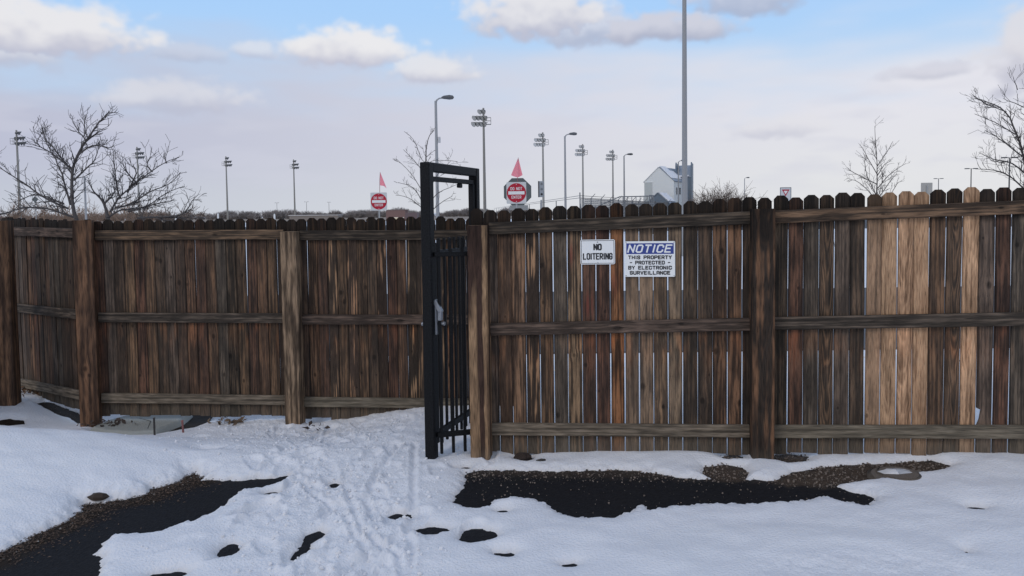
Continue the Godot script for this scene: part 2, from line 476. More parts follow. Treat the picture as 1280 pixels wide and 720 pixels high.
var GROOVES := [PackedVector2Array([Vector2(-0.78, -5.98), Vector2(-0.74, -5.55), Vector2(-0.64, -4.68), Vector2(-0.61, -4.32), Vector2(-0.57, -4.11), Vector2(-0.54, -3.79)]), PackedVector2Array([Vector2(-1.52, -5.28), Vector2(-1.43, -5.12), Vector2(-1.14, -4.69), Vector2(-1.03, -4.54), Vector2(-0.87, -4.20), Vector2(-0.80, -4.02), Vector2(-0.75, -3.80)]), PackedVector2Array([Vector2(-1.14, -5.11), Vector2(-0.95, -4.48), Vector2(-0.80, -4.22), Vector2(-0.64, -4.02), Vector2(-0.57, -3.79)]), PackedVector2Array([Vector2(-0.91, -5.99), Vector2(-0.97, -5.26), Vector2(-0.97, -4.82), Vector2(-0.82, -4.44)])]
var LITTER := PackedVector2Array([Vector2(-2.92, -3.88), Vector2(-2.87, -4.18), Vector2(-2.84, -4.28), Vector2(-2.81, -4.41), Vector2(-2.75, -4.60), Vector2(-2.73, -4.68), Vector2(-2.79, -4.88), Vector2(-2.70, -4.90), Vector2(-2.53, -4.98), Vector2(-2.45, -5.04), Vector2(-2.48, -5.16), Vector2(-2.37, -5.23), Vector2(-2.33, -5.39), Vector2(-2.34, -5.47), Vector2(-2.20, -5.35)])



func sheet_mesh(xs: PackedFloat32Array, zs: PackedFloat32Array, ys: PackedFloat32Array, colours := PackedColorArray(), hole := Rect2()) -> ArrayMesh:
	var nx := xs.size()
	var nz := zs.size()
	var v := PackedVector3Array()
	var nn := PackedVector3Array()
	var idx := PackedInt32Array()
	v.resize(nx * nz)
	nn.resize(nx * nz)
	for j in nz:
		for i in nx:
			var k := j * nx + i
			v[k] = Vector3(xs[i], ys[k], zs[j])
			var i0 := maxi(i - 1, 0)
			var i1 := mini(i + 1, nx - 1)
			var j0 := maxi(j - 1, 0)
			var j1 := mini(j + 1, nz - 1)
			nn[k] = Vector3(-(ys[j * nx + i1] - ys[j * nx + i0]) / (xs[i1] - xs[i0]), 1.0, -(ys[j1 * nx + i] - ys[j0 * nx + i]) / (zs[j1] - zs[j0])).normalized()
	for j in nz - 1:
		for i in nx - 1:
			if hole.size.x > 0.0 and hole.has_point(Vector2((xs[i] + xs[i + 1]) / 2, (zs[j] + zs[j + 1]) / 2)): continue
			var k := j * nx + i
			for q: int in [k, k + 1, k + nx, k + 1, k + nx + 1, k + nx]: idx.push_back(q)
	var arrays := []
	arrays.resize(Mesh.ARRAY_MAX)
	arrays[Mesh.ARRAY_VERTEX] = v
	arrays[Mesh.ARRAY_NORMAL] = nn
	arrays[Mesh.ARRAY_INDEX] = idx
	if colours.size(): arrays[Mesh.ARRAY_COLOR] = colours
	var m := ArrayMesh.new()
	m.add_surface_from_arrays(Mesh.PRIMITIVE_TRIANGLES, arrays)
	return m


func steps(a: float, b: float, by: float) -> PackedFloat32Array:
	var out := PackedFloat32Array()
	var n := int(round(absf(b - a) / by))
	for k in n + 1: out.append(lerpf(a, b, float(k) / n))
	return out


func build_ground() -> void:
	bumpy.noise_type = FastNoiseLite.TYPE_SIMPLEX_SMOOTH
	bumpy.frequency = 1.0
	bumpy.seed = 4
	lumps.noise_type = FastNoiseLite.TYPE_SIMPLEX_SMOOTH
	lumps.frequency = 1.0
	lumps.seed = 9
	lumps.fractal_type = FastNoiseLite.FRACTAL_FBM
	lumps.fractal_octaves = 3
	# --- snow close by, where each hollow and footprint shows
	var xs := steps(NX0, NX1, 0.0145)
	var zs := steps(NZ0, NZ1, 0.0175)
	var nx := xs.size()
	var nz := zs.size()
	var edge := PackedFloat32Array()
	edge.resize(nx * nz)
	edge.fill(1.0)
	var rings: Array = BARE.values()
	for e: Array in MELTED:
		var ring := PackedVector2Array()
		for k in 14:
			var wob := 1.0 + 0.13 * sin(TAU * k / 14 * 2.0 + e[0] * 9.0) + 0.09 * sin(TAU * k / 14 * 3.0 + e[1] * 7.0)
			ring.append(Vector2(e[0] + cos(TAU * k / 14) * e[2] * wob, e[1] + sin(TAU * k / 14) * e[3] * wob))
		rings.append(ring)
	for q in rings.size():
		var ring: PackedVector2Array = rings[q]
		var ragged := 1.0 if ring.size() > 14 else 0.35
		var r := Rect2(ring[0], Vector2.ZERO)
		for p in ring: r = r.expand(p)
		r = r.grow(0.3)
		for j in nz:
			if zs[j] < r.position.y or zs[j] > r.end.y: continue
			for i in nx:
				if xs[i] < r.position.x or xs[i] > r.end.x: continue
				var p := Vector2(xs[i], zs[j])
				p += Vector2(bumpy.get_noise_2d(p.x * 9.0, p.y * 9.0), bumpy.get_noise_2d(p.x * 9.0 + 70.0, p.y * 9.0)) * 0.035 * ragged + Vector2(bumpy.get_noise_2d(p.x * 30.0, p.y * 30.0), bumpy.get_noise_2d(p.x * 30.0 + 70.0, p.y * 30.0)) * 0.018 * ragged
				var k := j * nx + i
				edge[k] = minf(edge[k], from_edge(p, ring))
	var ys := PackedFloat32Array()
	ys.resize(nx * nz)
	var tint := PackedColorArray()
	var least := PackedFloat32Array()
	least.resize(nx * nz)
	tint.resize(nx * nz)
	for j in nz:
		var z := zs[j]
		var mid := -0.95 - 0.27 * (-z - 4.0)
		var half := 0.5 + 0.2 * (-z - 4.0)
		for i in nx:
			var x := xs[i]
			var k := j * nx + i
			var d := edge[k]
			var t := snow_depth(x, z)
			var trod := exp(-pow((x - mid) / half, 4.0)) + 0.8 * soft((x - 1.0) / 0.4) * soft((2.5 - x) / 0.5) * soft((z + 3.95) / 0.15)
			var flat := lumps.get_noise_2d(x * 1.1, z * 1.5) * 0.022 + lumps.get_noise_2d(x * 4.0, z * 5.0) * 0.004
			var n := bumpy.get_noise_2d(x * 5.5, z * 6.5)
			var rough := n * 0.009 + absf(bumpy.get_noise_2d(x * 9.0 + 40.0, z * 11.0)) * -0.017 + bumpy.get_noise_2d(x * 24.0, z * 26.0) * 0.0055
			rough += maxf(0.0, bumpy.get_noise_2d(x * 15.0 + 9.0, z * 17.0) - 0.42) * 0.04
			t += flat + trod * rough
			var melt := 1.0 - exp(-maxf(d, 0.0) / (0.03 + 0.45 * minf(t, 0.12)))
			if d < 0.0: t = maxf(-0.03, d * 0.8)
			else: t *= melt
			var floor_y := bare(x, z)
			ys[k] = floor_y + t
			least[k] = floor_y + 0.010 * clampf(d / 0.03, 0.0, 1.0) if d > 0.0 else -9.0
			var dirt := 0.05 * trod * (0.5 + n) + 0.34 * exp(-maxf(d, 0.0) / 0.022)
			tint[k] = Color(0.80, 0.80, 0.81).lerp(Color(0.5, 0.42, 0.34), clampf(dirt, 0.0, 0.5))
	# footprints and the thin grooves of wheels along the trodden way
	var rng := RandomNumberGenerator.new()
	rng.seed = 21
	for q in 120:
		var z := rng.randf_range(-7.0, -3.4)
		var x := -0.95 - 0.27 * (-z - 4.0) + rng.randfn(0.0, 0.28 + 0.09 * (-z - 4.0))
		var a := rng.randf_range(-0.5, 0.5) + PI / 2 + (0.25 if rng.randf() < 0.5 else -0.1)
		press(ys, xs, zs, Vector2(x, z), Vector2(cos(a), sin(a)), rng.randf_range(0.11, 0.16), rng.randf_range(0.045, 0.06), rng.randf_range(0.008, 0.020))
	for line: PackedVector2Array in GROOVES:
		for s in line.size() - 1:
			groove(ys, xs, zs, line[s], line[s + 1], 0.021, 0.021)
	for k in ys.size(): ys[k] = maxf(ys[k], least[k])
	snow_ys = ys
	snow_nx = nx
	snow_nz = nz
	var snow_mat := StandardMaterial3D.new()
	snow_mat.vertex_color_use_as_albedo = true
	snow_mat.roughness = 0.75
	snow_mat.metallic_specular = 0.25
	snow_mat.heightmap_enabled = true
	snow_mat.heightmap_texture = grain_tex
	snow_mat.heightmap_scale = 0.5
	snow_mat.uv1_triplanar = true
	snow_mat.uv1_world_triplanar = true
	snow_mat.uv1_scale = Vector3.ONE * 2.6
	tag(put("snow", sheet_mesh(xs, zs, ys, tint), snow_mat), "trodden and half melted snow in front of the fence", "", "", "structure")
	# --- the ground under it: tarmac, gravel, soil
	var gx := steps(NX0 - 0.3, NX1 + 0.3, 0.035)
	var gz := steps(NZ0 - 0.1, NZ1 + 0.3, 0.035)
	var gy := PackedFloat32Array()
	var gc := PackedColorArray()
	for z in gz:
		for x in gx:
			var p := Vector2(x, z) + Vector2(bumpy.get_noise_2d(x * 8.0, z * 8.0), bumpy.get_noise_2d(x * 8.0 + 50.0, z * 8.0)) * 0.07
			var gravel := 0.0
			for key in ["gravel", "gravel_mound", "gravel_spot", "gravel_by_post"]:
				var ring: PackedVector2Array = BARE[key]
				if absf(p.x - ring[0].x) < 1.6 and absf(p.y - ring[0].y) < 0.6:
					gravel = maxf(gravel, soft(0.6 - from_edge(p, ring) / 0.08))
			if p.x > -0.5 and p.x < 2.0: gravel = maxf(gravel, 0.55 * soft((-p.y - 5.22 - p.x * -0.17) / 0.14))
			var soil := soft((-z - 6.2) / 0.4) * soft((-1.6 - x) / 0.6)
			if x < -1.5 and z > -5.6:
				var off := 9.0
				for s in LITTER.size() - 1:
					var ab := LITTER[s + 1] - LITTER[s]
					var t := clampf((p - LITTER[s]).dot(ab) / ab.length_squared(), 0.0, 1.0)
					off = minf(off, p.distance_to(LITTER[s] + ab * t))
				soil = maxf(soil, soft((0.24 - off) / 0.14))
			var c := Color(.029, .029, .033).lerp(Color(.15, .112, .084), gravel).lerp(Color(.050, .033, .022), soil)
			gc.append(c)
			gy.append(bare(x, z) + bumpy.get_noise_2d(x * 14.0, z * 14.0) * 0.004 * (gravel + soil))
	var ground_mat: StandardMaterial3D = snow_mat.duplicate()
	ground_mat.albedo_texture = speckle()
	ground_mat.uv1_scale = Vector3.ONE * 2.3
	ground_mat.heightmap_scale = 0.22
	ground_mat.roughness = 0.78
	ground_mat.metallic_specular = 0.3
	tag(put("ground", sheet_mesh(gx, gz, gy, gc), ground_mat), "black tarmac with gravel and soil at its edges, bare where the snow has melted", "", "", "structure")
	# --- snow lying all around, out to the horizon
	var fx := PackedFloat32Array([-4000, -1500, -600, -250, -120, -60, -32, -20, -13, -9])
	fx.append_array(steps(NX0, NX1, 0.53))
	fx.append_array(PackedFloat32Array([7, 10, 15, 22, 36, 60, 120, 250, 600, 1500, 4000]))
	var fz := PackedFloat32Array([-4000, -1500, -700, -350, -180, -100, -60, -40, -30, -24, -19, -15, -12, -10.3, -9.7, -9.2])
	fz.append_array(steps(NZ0, NZ1, 0.5))
	fz.append_array(PackedFloat32Array([-1.5, 0, 3, 8, 20, 60, 200, 800]))
	var fy := PackedFloat32Array()
	for z in fz:
		for x in fx:
			fy.append(bare(x, z) + snow_depth(x, z))
	tag(put("snow_field", sheet_mesh(fx, fz, fy, PackedColorArray(), Rect2(NX0, NZ0, NX1 - NX0, NZ1 - NZ0)), paint(Color(.80, .80, .81), 0.8, 0.0, 0.4, 0.6)), "flat snow covered land beyond the fence", "", "", "structure")
	var st := begin()
	box(st, Vector3(0, -0.262, -15.2), Vector3(700, 0.06, 8.4))
	tag(put("road", st, paint(Color(.10, .10, .105), 0.85, 0.0, 0.6, 1.5)), "cleared dark road running behind the fence", "", "", "structure")
	st = begin()
	box(st, Vector3(40, -0.26, -105), Vector3(500, 0.06, 60))
	tag(put("car_park", st, paint(Color(.075, .075, .08), 0.85, 0.0, 0.6, 1.5)), "cleared car park far beyond the fence", "", "", "structure")
	st = begin()
	box(st, Vector3(-150, -0.26, -420), Vector3(620, 0.08, 400))
	tag(put("dry_field", st, paint(Color(.26, .205, .155), 0.95, 0.0, 1.0, 0.1)), "dry winter grass below the far line of trees", "", "", "structure")
	scatter(rng)


func press(ys: PackedFloat32Array, xs: PackedFloat32Array, zs: PackedFloat32Array, c: Vector2, dir: Vector2, a: float, b: float, deep: float) -> void:
	var nx := xs.size()
	var dx := xs[1] - xs[0]
	var dz := zs[1] - zs[0]
	var reach := a * 1.7
	for j in range(maxi(0, int((c.y - reach - zs[0]) / dz)), mini(zs.size() - 1, int((c.y + reach - zs[0]) / dz))):
		for i in range(maxi(0, int((c.x - reach - xs[0]) / dx)), mini(nx - 1, int((c.x + reach - xs[0]) / dx))):
			var p := Vector2(xs[i], zs[j]) - c
			var u := p.dot(dir) / a
			var v := p.dot(dir.orthogonal()) / (b * (1.0 - 0.25 * sin(u * 2.2)))
			var d := sqrt(u * u + v * v)
			if d < 2.0: ys[j * nx + i] += -deep * soft((1.15 - d) / 0.4) + deep * 0.35 * exp(-pow((d - 1.3) / 0.22, 2.0))


func groove(ys: PackedFloat32Array, xs: PackedFloat32Array, zs: PackedFloat32Array, a: Vector2, b: Vector2, wide: float, deep: float) -> void:
	var nx := xs.size()
	var r := Rect2(a, Vector2.ZERO).expand(b).grow(0.1)
	var ab := b - a
	for j in zs.size():
		if zs[j] < r.position.y or zs[j] > r.end.y: continue
		for i in nx:
			if xs[i] < r.position.x or xs[i] > r.end.x: continue
			var p := Vector2(xs[i], zs[j]) + Vector2(bumpy.get_noise_2d(zs[j] * 3.0, xs[i]) * 0.03, 0)
			var t := (p - a).dot(ab) / ab.length_squared()
			if t < 0.0 or t >= 1.0: continue
			var d := p.distance_to(a + ab * t) / wide
			if d < 3.0: ys[j * nx + i] += -deep * exp(-d * d) + deep * 0.4 * exp(-pow((d - 1.7) / 0.5, 2.0))


func speckle() -> ImageTexture:
	# grit: mostly dark, with pale chips
	var im := Image.create_empty(512, 512, false, Image.FORMAT_RGB8)
	var data := PackedByteArray()
	data.resize(512 * 512 * 3)
	var rng := RandomNumberGenerator.new()
	rng.seed = 5
	var soft_noise := noise_image(512, 512, 0.02, 8, 4).get_data()
	for k in 512 * 512:
		var g := 150.0 + soft_noise[k] * 0.22 + rng.randf_range(-16, 16)
		data[k * 3] = clampi(int(g), 0, 255)
		data[k * 3 + 1] = clampi(int(g * 0.99), 0, 255)
		data[k * 3 + 2] = clampi(int(g * 0.98), 0, 255)
	im = Image.create_from_data(512, 512, false, Image.FORMAT_RGB8, data)
	return ImageTexture.create_from_image(im)


func stone_shape(sd: int) -> ArrayMesh:
	var rng := RandomNumberGenerator.new()
	rng.seed = sd
	var s := SphereMesh.new()
	s.radius = 1.0
	s.height = 2.0
	s.radial_segments = 7
	s.rings = 3
	var a := s.get_mesh_arrays()
	var v: PackedVector3Array = a[Mesh.ARRAY_VERTEX]
	var st := begin()
	var n := FastNoiseLite.new()
	n.seed = sd
	n.frequency = 0.7
	for i in a[Mesh.ARRAY_INDEX]:
		st.set_smooth_group(-1)
		st.add_vertex(v[i] * (1.0 + 0.35 * n.get_noise_3dv(v[i])) * Vector3(1, 0.62, 0.85))
	st.generate_normals()
	return st.commit()


func heap(called: String, label: String, shape: Mesh, m: Material, places: Array, tones: Array) -> void:
	var mm := MultiMesh.new()
	mm.transform_format = MultiMesh.TRANSFORM_3D
	mm.use_colors = true
	mm.mesh = shape
	mm.instance_count = places.size()
	for k in places.size():
		mm.set_instance_transform(k, places[k])
		mm.set_instance_color(k, tones[k])
	var o := MultiMeshInstance3D.new()
	o.name = numbered(called)
	o.multimesh = mm
	o.material_override = m
	add_child(o)
	tag(o, label, "", "", "stuff")


func scatter(rng: RandomNumberGenerator) -> void:
	var m := StandardMaterial3D.new()
	m.vertex_color_use_as_albedo = true
	m.roughness = 0.85
	var places := []
	var tones := []
	for q in 11000:
		var p := Vector2(rng.randf_range(-0.5, 3.1), rng.randf_range(-5.6, -4.5))
		var much := 0.0
		for key in ["gravel", "gravel_mound", "gravel_spot", "gravel_by_post"]:
			if from_edge(p, BARE[key]) < 0.02: much = 1.0
		var d := from_edge(p, BARE["tarmac"])
		if d < 0.03: much = maxf(much, 0.65 * soft((-p.y - 5.12 + maxf(p.x, 0.0) * 0.15) / 0.2) + 0.05)
		if rng.randf() > much: continue
		var r := 0.0022 + 0.0085 * pow(rng.randf(), 3.0) * (1.0 if much > 0.5 else 0.7)
		places.append(Transform3D(Basis.from_euler(Vector3(rng.randf(), rng.randf() * 6.0, rng.randf())).scaled(Vector3.ONE * r), Vector3(p.x, bare(p.x, p.y) + r * 0.4, p.y)))
		var g := rng.randf_range(0.05, 0.22) if much > 0.5 else rng.randf_range(0.06, 0.26)
		tones.append(Color(g * 1.15, g * 0.92, g * 0.75))
	heap("gravel", "loose brown gravel along the edge of the bare tarmac in front of the fence", stone_shape(3), m, places, tones)
	places = []
	tones = []
	for q in 1500:
		var z := rng.randf_range(-7.0, -3.5)
		var x := -0.95 - 0.27 * (-z - 4.0) + rng.randfn(0.0, 0.42 + 0.1 * (-z - 4.0))
		if x > -0.35: continue
		var clear := true
		for key in ["tarmac", "wet_tarmac", "foothole", "concrete"]:
			if from_edge(Vector2(x, z), BARE[key]) < 0.06: clear = false
		if not clear: continue
		var i := clampi(int(round((x - NX0) / (NX1 - NX0) * (snow_nx - 1))), 0, snow_nx - 1)
		var j := clampi(int(round((z - NZ0) / (NZ1 - NZ0) * (snow_nz - 1))), 0, snow_nz - 1)
		var r := 0.003 + 0.013 * pow(rng.randf(), 3.0)
		places.append(Transform3D(Basis.from_euler(Vector3(rng.randf(), rng.randf() * 6.0, rng.randf())).scaled(Vector3.ONE * r), Vector3(x, snow_ys[j * snow_nx + i] + r * 0.25, z)))
		tones.append(Color(.80, .80, .81) * rng.randf_range(0.9, 1.0))
	heap("snow_crumbs", "small crumbs of broken snow scattered over the trodden way to the gate", stone_shape(6), m, places, tones)
	places = []
	tones = []
	var leaf := begin()
	for s in [[Vector3(-1, 0, 0), Vector3(0, 0.25, 0.45), Vector3(1, 0.1, 0), Vector3(0, 0.25, -0.45)]]:
		quad(leaf, s[0], s[1], s[2], s[3])
		quad(leaf, s[3] + Vector3(0, -.04, 0), s[2] + Vector3(0, -.04, 0), s[1] + Vector3(0, -.04, 0), s[0] + Vector3(0, -.04, 0))
	for q in 5200:
		var p: Vector2
		var s := rng.randi_range(0, LITTER.size() - 2)
		p = LITTER[s].lerp(LITTER[s + 1], rng.randf()) + Vector2(absf(rng.randfn(0.0, 0.13)) - 0.03, rng.randfn(0.02, 0.08))
		if q % 8 == 0: p = Vector2(rng.randf_range(-5.1, -4.0), 0) + Vector2(0, lerpf(-7.9, -7.25, rng.randf()))
		elif q % 13 == 0: p = BARE["gravel_by_post"][0] + Vector2(rng.randf_range(-.05, .3), rng.randf_range(-.05, .22))
		if p.x < -3.4 and from_edge(p, BARE["soil"]) > 0.05 and rng.randf() < 0.93: continue
		var r := rng.randf_range(0.003, 0.010)
		places.append(Transform3D(Basis.from_euler(Vector3(rng.randf_range(-.3, .3), rng.randf() * 6.0, rng.randf_range(-.3, .3))).scaled(Vector3.ONE * r), Vector3(p.x, bare(p.x, p.y) + r * 0.3 + rng.randf() * 0.006, p.y)))
		var g := rng.randf_range(0.03, 0.11)
		tones.append(Color(g * 1.4, g * 0.88, g * 0.56))
	heap("leaf_litter", "brown leaf litter and grit along the left edge of the wet tarmac", leaf.commit(), m, places, tones)
	places = []
	tones = []
	for q in 90:
		var s := rng.randi_range(0, LITTER.size() - 2)
		var p := LITTER[s].lerp(LITTER[s + 1], rng.randf()) + Vector2(rng.randfn(0.03, 0.07), rng.randfn(0.02, 0.05))
		var r := rng.randf_range(0.003, 0.008)
		places.append(Transform3D(Basis.from_euler(Vector3(rng.randf(), rng.randf() * 6.0, rng.randf())).scaled(Vector3.ONE * r), Vector3(p.x, bare(p.x, p.y) + r * 0.3, p.y)))
		var g := rng.randf_range(0.04, 0.3) if q % 6 else 0.8
		tones.append(Color(g * 1.05, g * 0.95, g * 0.85))
	heap("grit", "small stones and snow crumbs in the leaf litter", stone_shape(8), m, places, tones)


# ---------------------------------------------------------------- fences
func on_right(x: float) -> Vector3:
	return Vector3(x, 0, RA.y + (x - RA.x) * (RB.y - RA.y) / (RB.x - RA.x))


func rail_between(parent: Node3D, a: Vector3, b: Vector3, wide: float, deep: float, cell: int, m: Material) -> void:
	var o := put("rail", beam(wide, a.distance_to(b), deep, cell, atlas_count[m]), m, parent)
	var y := (b - a).normalized()
	var z := Vector3(-y.z, 0, y.x).normalized()     # towards the viewer's side
	if z.z < 0.0: z = -z
	var x := y.cross(z).normalized()
	o.transform = Transform3D(Basis(x, y, z), a)


func post_at(parent: Node3D, at: Vector3, tall: float, wide: float, turn: float, cell: int, m: Material) -> void:
	var o := put("post", beam(wide, tall, wide, cell, atlas_count[m], 0.007), m, parent)
	o.position = at
	o.rotation.y = turn


func boards_along(parent: Node3D, a: Vector2, b: Vector2, count: int, wide: float, cells: PackedInt32Array, m: Material, top: Callable, bottom: Callable, rng: RandomNumberGenerator, chipped := -1) -> void:
	var step := (b - a) / count
	var turn := -atan2(step.y, step.x)
	for k in count:
		var p := a + step * (k + 0.5)
		var w := wide + rng.randf_range(-0.0035, 0.003)
		var y0: float = bottom.call(p.x) + rng.randf_range(-0.016, 0.008)
		var y1: float = top.call(p.x) + rng.randf_range(-0.012, 0.010)
		var o := put("board", picket(w, y1 - y0, 0.016, cells[k % cells.size()], atlas_count[m], rng, 1.0 if k == chipped else 0.0), m, parent)
		o.position = Vector3(p.x, y0, p.y) + Vector3(0, 0, rng.randf_range(-0.004, 0.0))
		o.rotation = Vector3(rng.randf_range(-.002, .002), turn + rng.randf_range(-.035, .035), rng.randf_range(-.0018, .0018))


func build_fences() -> void:
	var rng := RandomNumberGenerator.new()
	rng.seed = 77
	var right_kinds := ["dark", "grey", "brown", "tan", "streaked", "brown", "grey", "tan", "red", "red", "orange", "pale", "pale", "tan", "pale", "dark", "dark", "brown", "brown", "dark", "dark", "dark", "red", "grey", "cathedral", "grey", "dark", "straw", "new", "new", "new", "brown", "cathedral", "new", "grey", "red", "grey", "grey", "brown", "dark", "red", "grey"]
	var left_kinds := ["dark", "red", "grey", "dark", "brown", "red", "brown", "dark", "grey", "dark", "brown", "red", "brown", "grey", "dark", "brown", "red", "brown", "brown", "streaked", "grey", "dark", "brown", "red", "streaked", "brown", "streaked", "brown", "dark", "streaked", "red", "brown", "streaked", "streaked", "dark", "streaked", "brown", "dark", "brown", "red", "grey", "brown"]
	var beam_kinds := ["split post", "black post", "post", "grey post", "rail", "rail", "dark rail", "grey rail", "grey rail", "olive rail", "olive rail", "post"]
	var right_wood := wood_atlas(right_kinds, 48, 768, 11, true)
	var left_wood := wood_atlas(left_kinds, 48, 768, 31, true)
	var beams := wood_atlas(beam_kinds, 96, 1024, 51, false)
	# --- the fence to the right of the gate: 43 boards on three rails, posts in front
	var f := thing("wooden_fence", "weathered board fence right of the gate with two notices and pale new boards", "fence", Vector3.ZERO)
	var order := PackedInt32Array()
	for k in 46: order.append(k if k < 42 else k - 24)
	var start := on_right(-0.314)
	var stop := on_right(-0.314 + 0.1030 * 43)
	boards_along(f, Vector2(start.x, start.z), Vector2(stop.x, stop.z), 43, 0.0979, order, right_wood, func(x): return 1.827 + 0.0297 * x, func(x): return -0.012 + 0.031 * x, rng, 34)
	var turn := -atan2(RB.y - RA.y, RB.x - RA.x)
	var front := Vector3(sin(turn), 0, cos(turn))
	post_at(f, on_right(-0.235) + front * 0.08 + Vector3(0, -0.12, 0), 1.825, 0.142, turn, 0, beams)
	post_at(f, on_right(1.765) + front * 0.08 + Vector3(0, -0.1, 0), 1.90, 0.150, turn, 1, beams)
	post_at(f, on_right(3.92) + front * 0.08 + Vector3(0, -0.1, 0), 2.0, 0.150, turn, 2, beams)
	for r in [[-0.162, 1.688, 1.679, 1.737, 6], [-0.162, 1.688, 0.925, 0.980, 7], [-0.162, 1.688, 0.171, 0.208, 9], [1.842, 3.84, 1.741, 1.800, 4], [1.842, 3.84, 0.986, 1.042, 8], [1.842, 3.84, 0.211, 0.266, 10]]:
		rail_between(f, on_right(r[0]) + front * 0.0275 + Vector3(0, r[2], 0), on_right(r[1]) + front * 0.0275 + Vector3(0, r[3], 0), 0.091, 0.038, r[4], beams)
	# --- the fence behind the gate to the left, bending back past its first post
	f = thing("wooden_fence", "long dark weathered board fence left of the gate, behind the trodden snow", "fence", Vector3.ZERO)
	var left_order := PackedInt32Array()
	for k in 42: left_order.append(k)
	var l_top := func(x): return 1.766 - 0.004 * (x + 2.5)
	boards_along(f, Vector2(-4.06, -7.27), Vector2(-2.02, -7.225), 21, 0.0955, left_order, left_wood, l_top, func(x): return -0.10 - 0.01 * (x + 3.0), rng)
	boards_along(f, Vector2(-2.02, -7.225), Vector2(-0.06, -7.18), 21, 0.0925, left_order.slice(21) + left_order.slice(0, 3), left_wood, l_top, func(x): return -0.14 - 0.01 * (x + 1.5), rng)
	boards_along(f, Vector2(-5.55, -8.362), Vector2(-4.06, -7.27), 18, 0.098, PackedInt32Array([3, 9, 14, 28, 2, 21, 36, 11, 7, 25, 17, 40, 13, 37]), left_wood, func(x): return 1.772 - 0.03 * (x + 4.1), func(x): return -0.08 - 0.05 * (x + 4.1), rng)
	var low_front := Vector3(-0.022, 0, 1).normalized()
	post_at(f, Vector3(-4.005, -0.4, -7.19), 2.175, 0.162, 0.32, 11, beams)
	post_at(f, Vector3(-2.06, -0.42, -7.145), 2.065, 0.150, -0.02, 3, beams)
	post_at(f, Vector3(-0.06, -0.3, -7.10), 1.95, 0.150, -0.02, 2, beams)
	for r in [[-3.92, -2.138, 1.630, 1.617, 5], [-3.92, -2.138, 0.853, 0.828, 8], [-3.92, -2.138, 0.082, 0.046, 9], [-1.982, -0.14, 1.606, 1.590, 6], [-1.982, -0.14, 0.815, 0.792, 7], [-1.982, -0.14, 0.030, -0.005, 10]]:
		var za: float = lerpf(-7.27, -7.18, (r[0] + 4.06) / 4.0) + 0.0275
		var zb: float = lerpf(-7.27, -7.18, (r[1] + 4.06) / 4.0) + 0.0275
		rail_between(f, Vector3(r[0], r[2], za), Vector3(r[1], r[3], zb), 0.092, 0.038, r[4], beams)
	for r in [[1.652, 1.668, 7], [0.880, 0.850, 8], [0.100, 0.048, 9]]:
		rail_between(f, Vector3(-5.40, r[1], -8.21), Vector3(-4.07, r[0], -7.235), 0.090, 0.036, r[2], beams)
	# --- the run that comes forward at the left edge
	f = thing("wooden_fence", "short run of brown board fence coming forward at the left edge of the view", "fence", Vector3.ZERO)
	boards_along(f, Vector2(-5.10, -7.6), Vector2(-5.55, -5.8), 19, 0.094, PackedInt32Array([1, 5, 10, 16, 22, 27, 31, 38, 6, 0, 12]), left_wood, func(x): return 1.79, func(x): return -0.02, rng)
	post_at(f, Vector3(-4.985, -0.32, -7.5), 2.10, 0.17, 0.25, 2, beams)
	for y in [0.08, 0.86, 1.66]:
		rail_between(f, Vector3(-5.16, y, -7.6), Vector3(-5.60, y, -5.85), 0.09, 0.036, 8, beams)


# ---------------------------------------------------------------- lettering
const GLYPHS := {
	"A": [[0, 0, 0, .85, .15, 1, .45, 1, .6, .85, .6, 0], [0, .42, .6, .42]],
	"B": [[0, 0, 0, 1, .46, 1, .6, .87, .6, .63, .5, .52, 0, .52], [.5, .52, .6, .41, .6, .13, .46, 0, 0, 0]],
	"C": [[.6, .72, .6, .86, .46, 1, .14, 1, 0, .86, 0, .14, .14, 0, .46, 0, .6, .14, .6, .28]],
	"D": [[0, 0, 0, 1, .44, 1, .6, .84, .6, .16, .44, 0, 0, 0]],
	"E": [[.58, 1, 0, 1, 0, 0, .58, 0], [0, .52, .48, .52]],
	"G": [[.6, .72, .6, .86, .46, 1, .14, 1, 0, .86, 0, .14, .14, 0, .46, 0, .6, .14, .6, .46, .33, .46]],
	"H": [[0, 0, 0, 1], [.6, 0, .6, 1], [0, .52, .6, .52]],
	"I": [[.08, 0, .08, 1]],
	"L": [[0, 1, 0, 0, .55, 0]],
	"N": [[0, 0, 0, 1, .6, 0, .6, 1]],
	"O": [[.14, 0, 0, .14, 0, .86, .14, 1, .46, 1, .6, .86, .6, .14, .46, 0, .14, 0]],
	"P": [[0, 0, 0, 1, .46, 1, .6, .86, .6, .6, .46, .46, 0, .46]],
	"R": [[0, 0, 0, 1, .46, 1, .6, .86, .6, .6, .46, .46, 0, .46], [.28, .46, .6, 0]],
	"S": [[.6, .76, .6, .86, .46, 1, .14, 1, 0, .86, 0, .66, .14, .53, .46, .47, .6, .34, .6, .14, .46, 0, .14, 0, 0, .14, 0, .24]],
	"T": [[0, 1, .6, 1], [.3, 1, .3, 0]],
	"U": [[0, 1, 0, .14, .14, 0, .46, 0, .6, .14, .6, 1]],
	"V": [[0, 1, .3, 0, .6, 1]],
	"Y": [[0, 1, .3, .5, .6, 1], [.3, .5, .3, 0]],
	"-": [[0, .5, .45, .5]],
}


func advance(ch: String) -> float:
	return 0.42 if ch == " " else 0.16 if ch == "I" else 0.45 if ch == "-" else 0.6


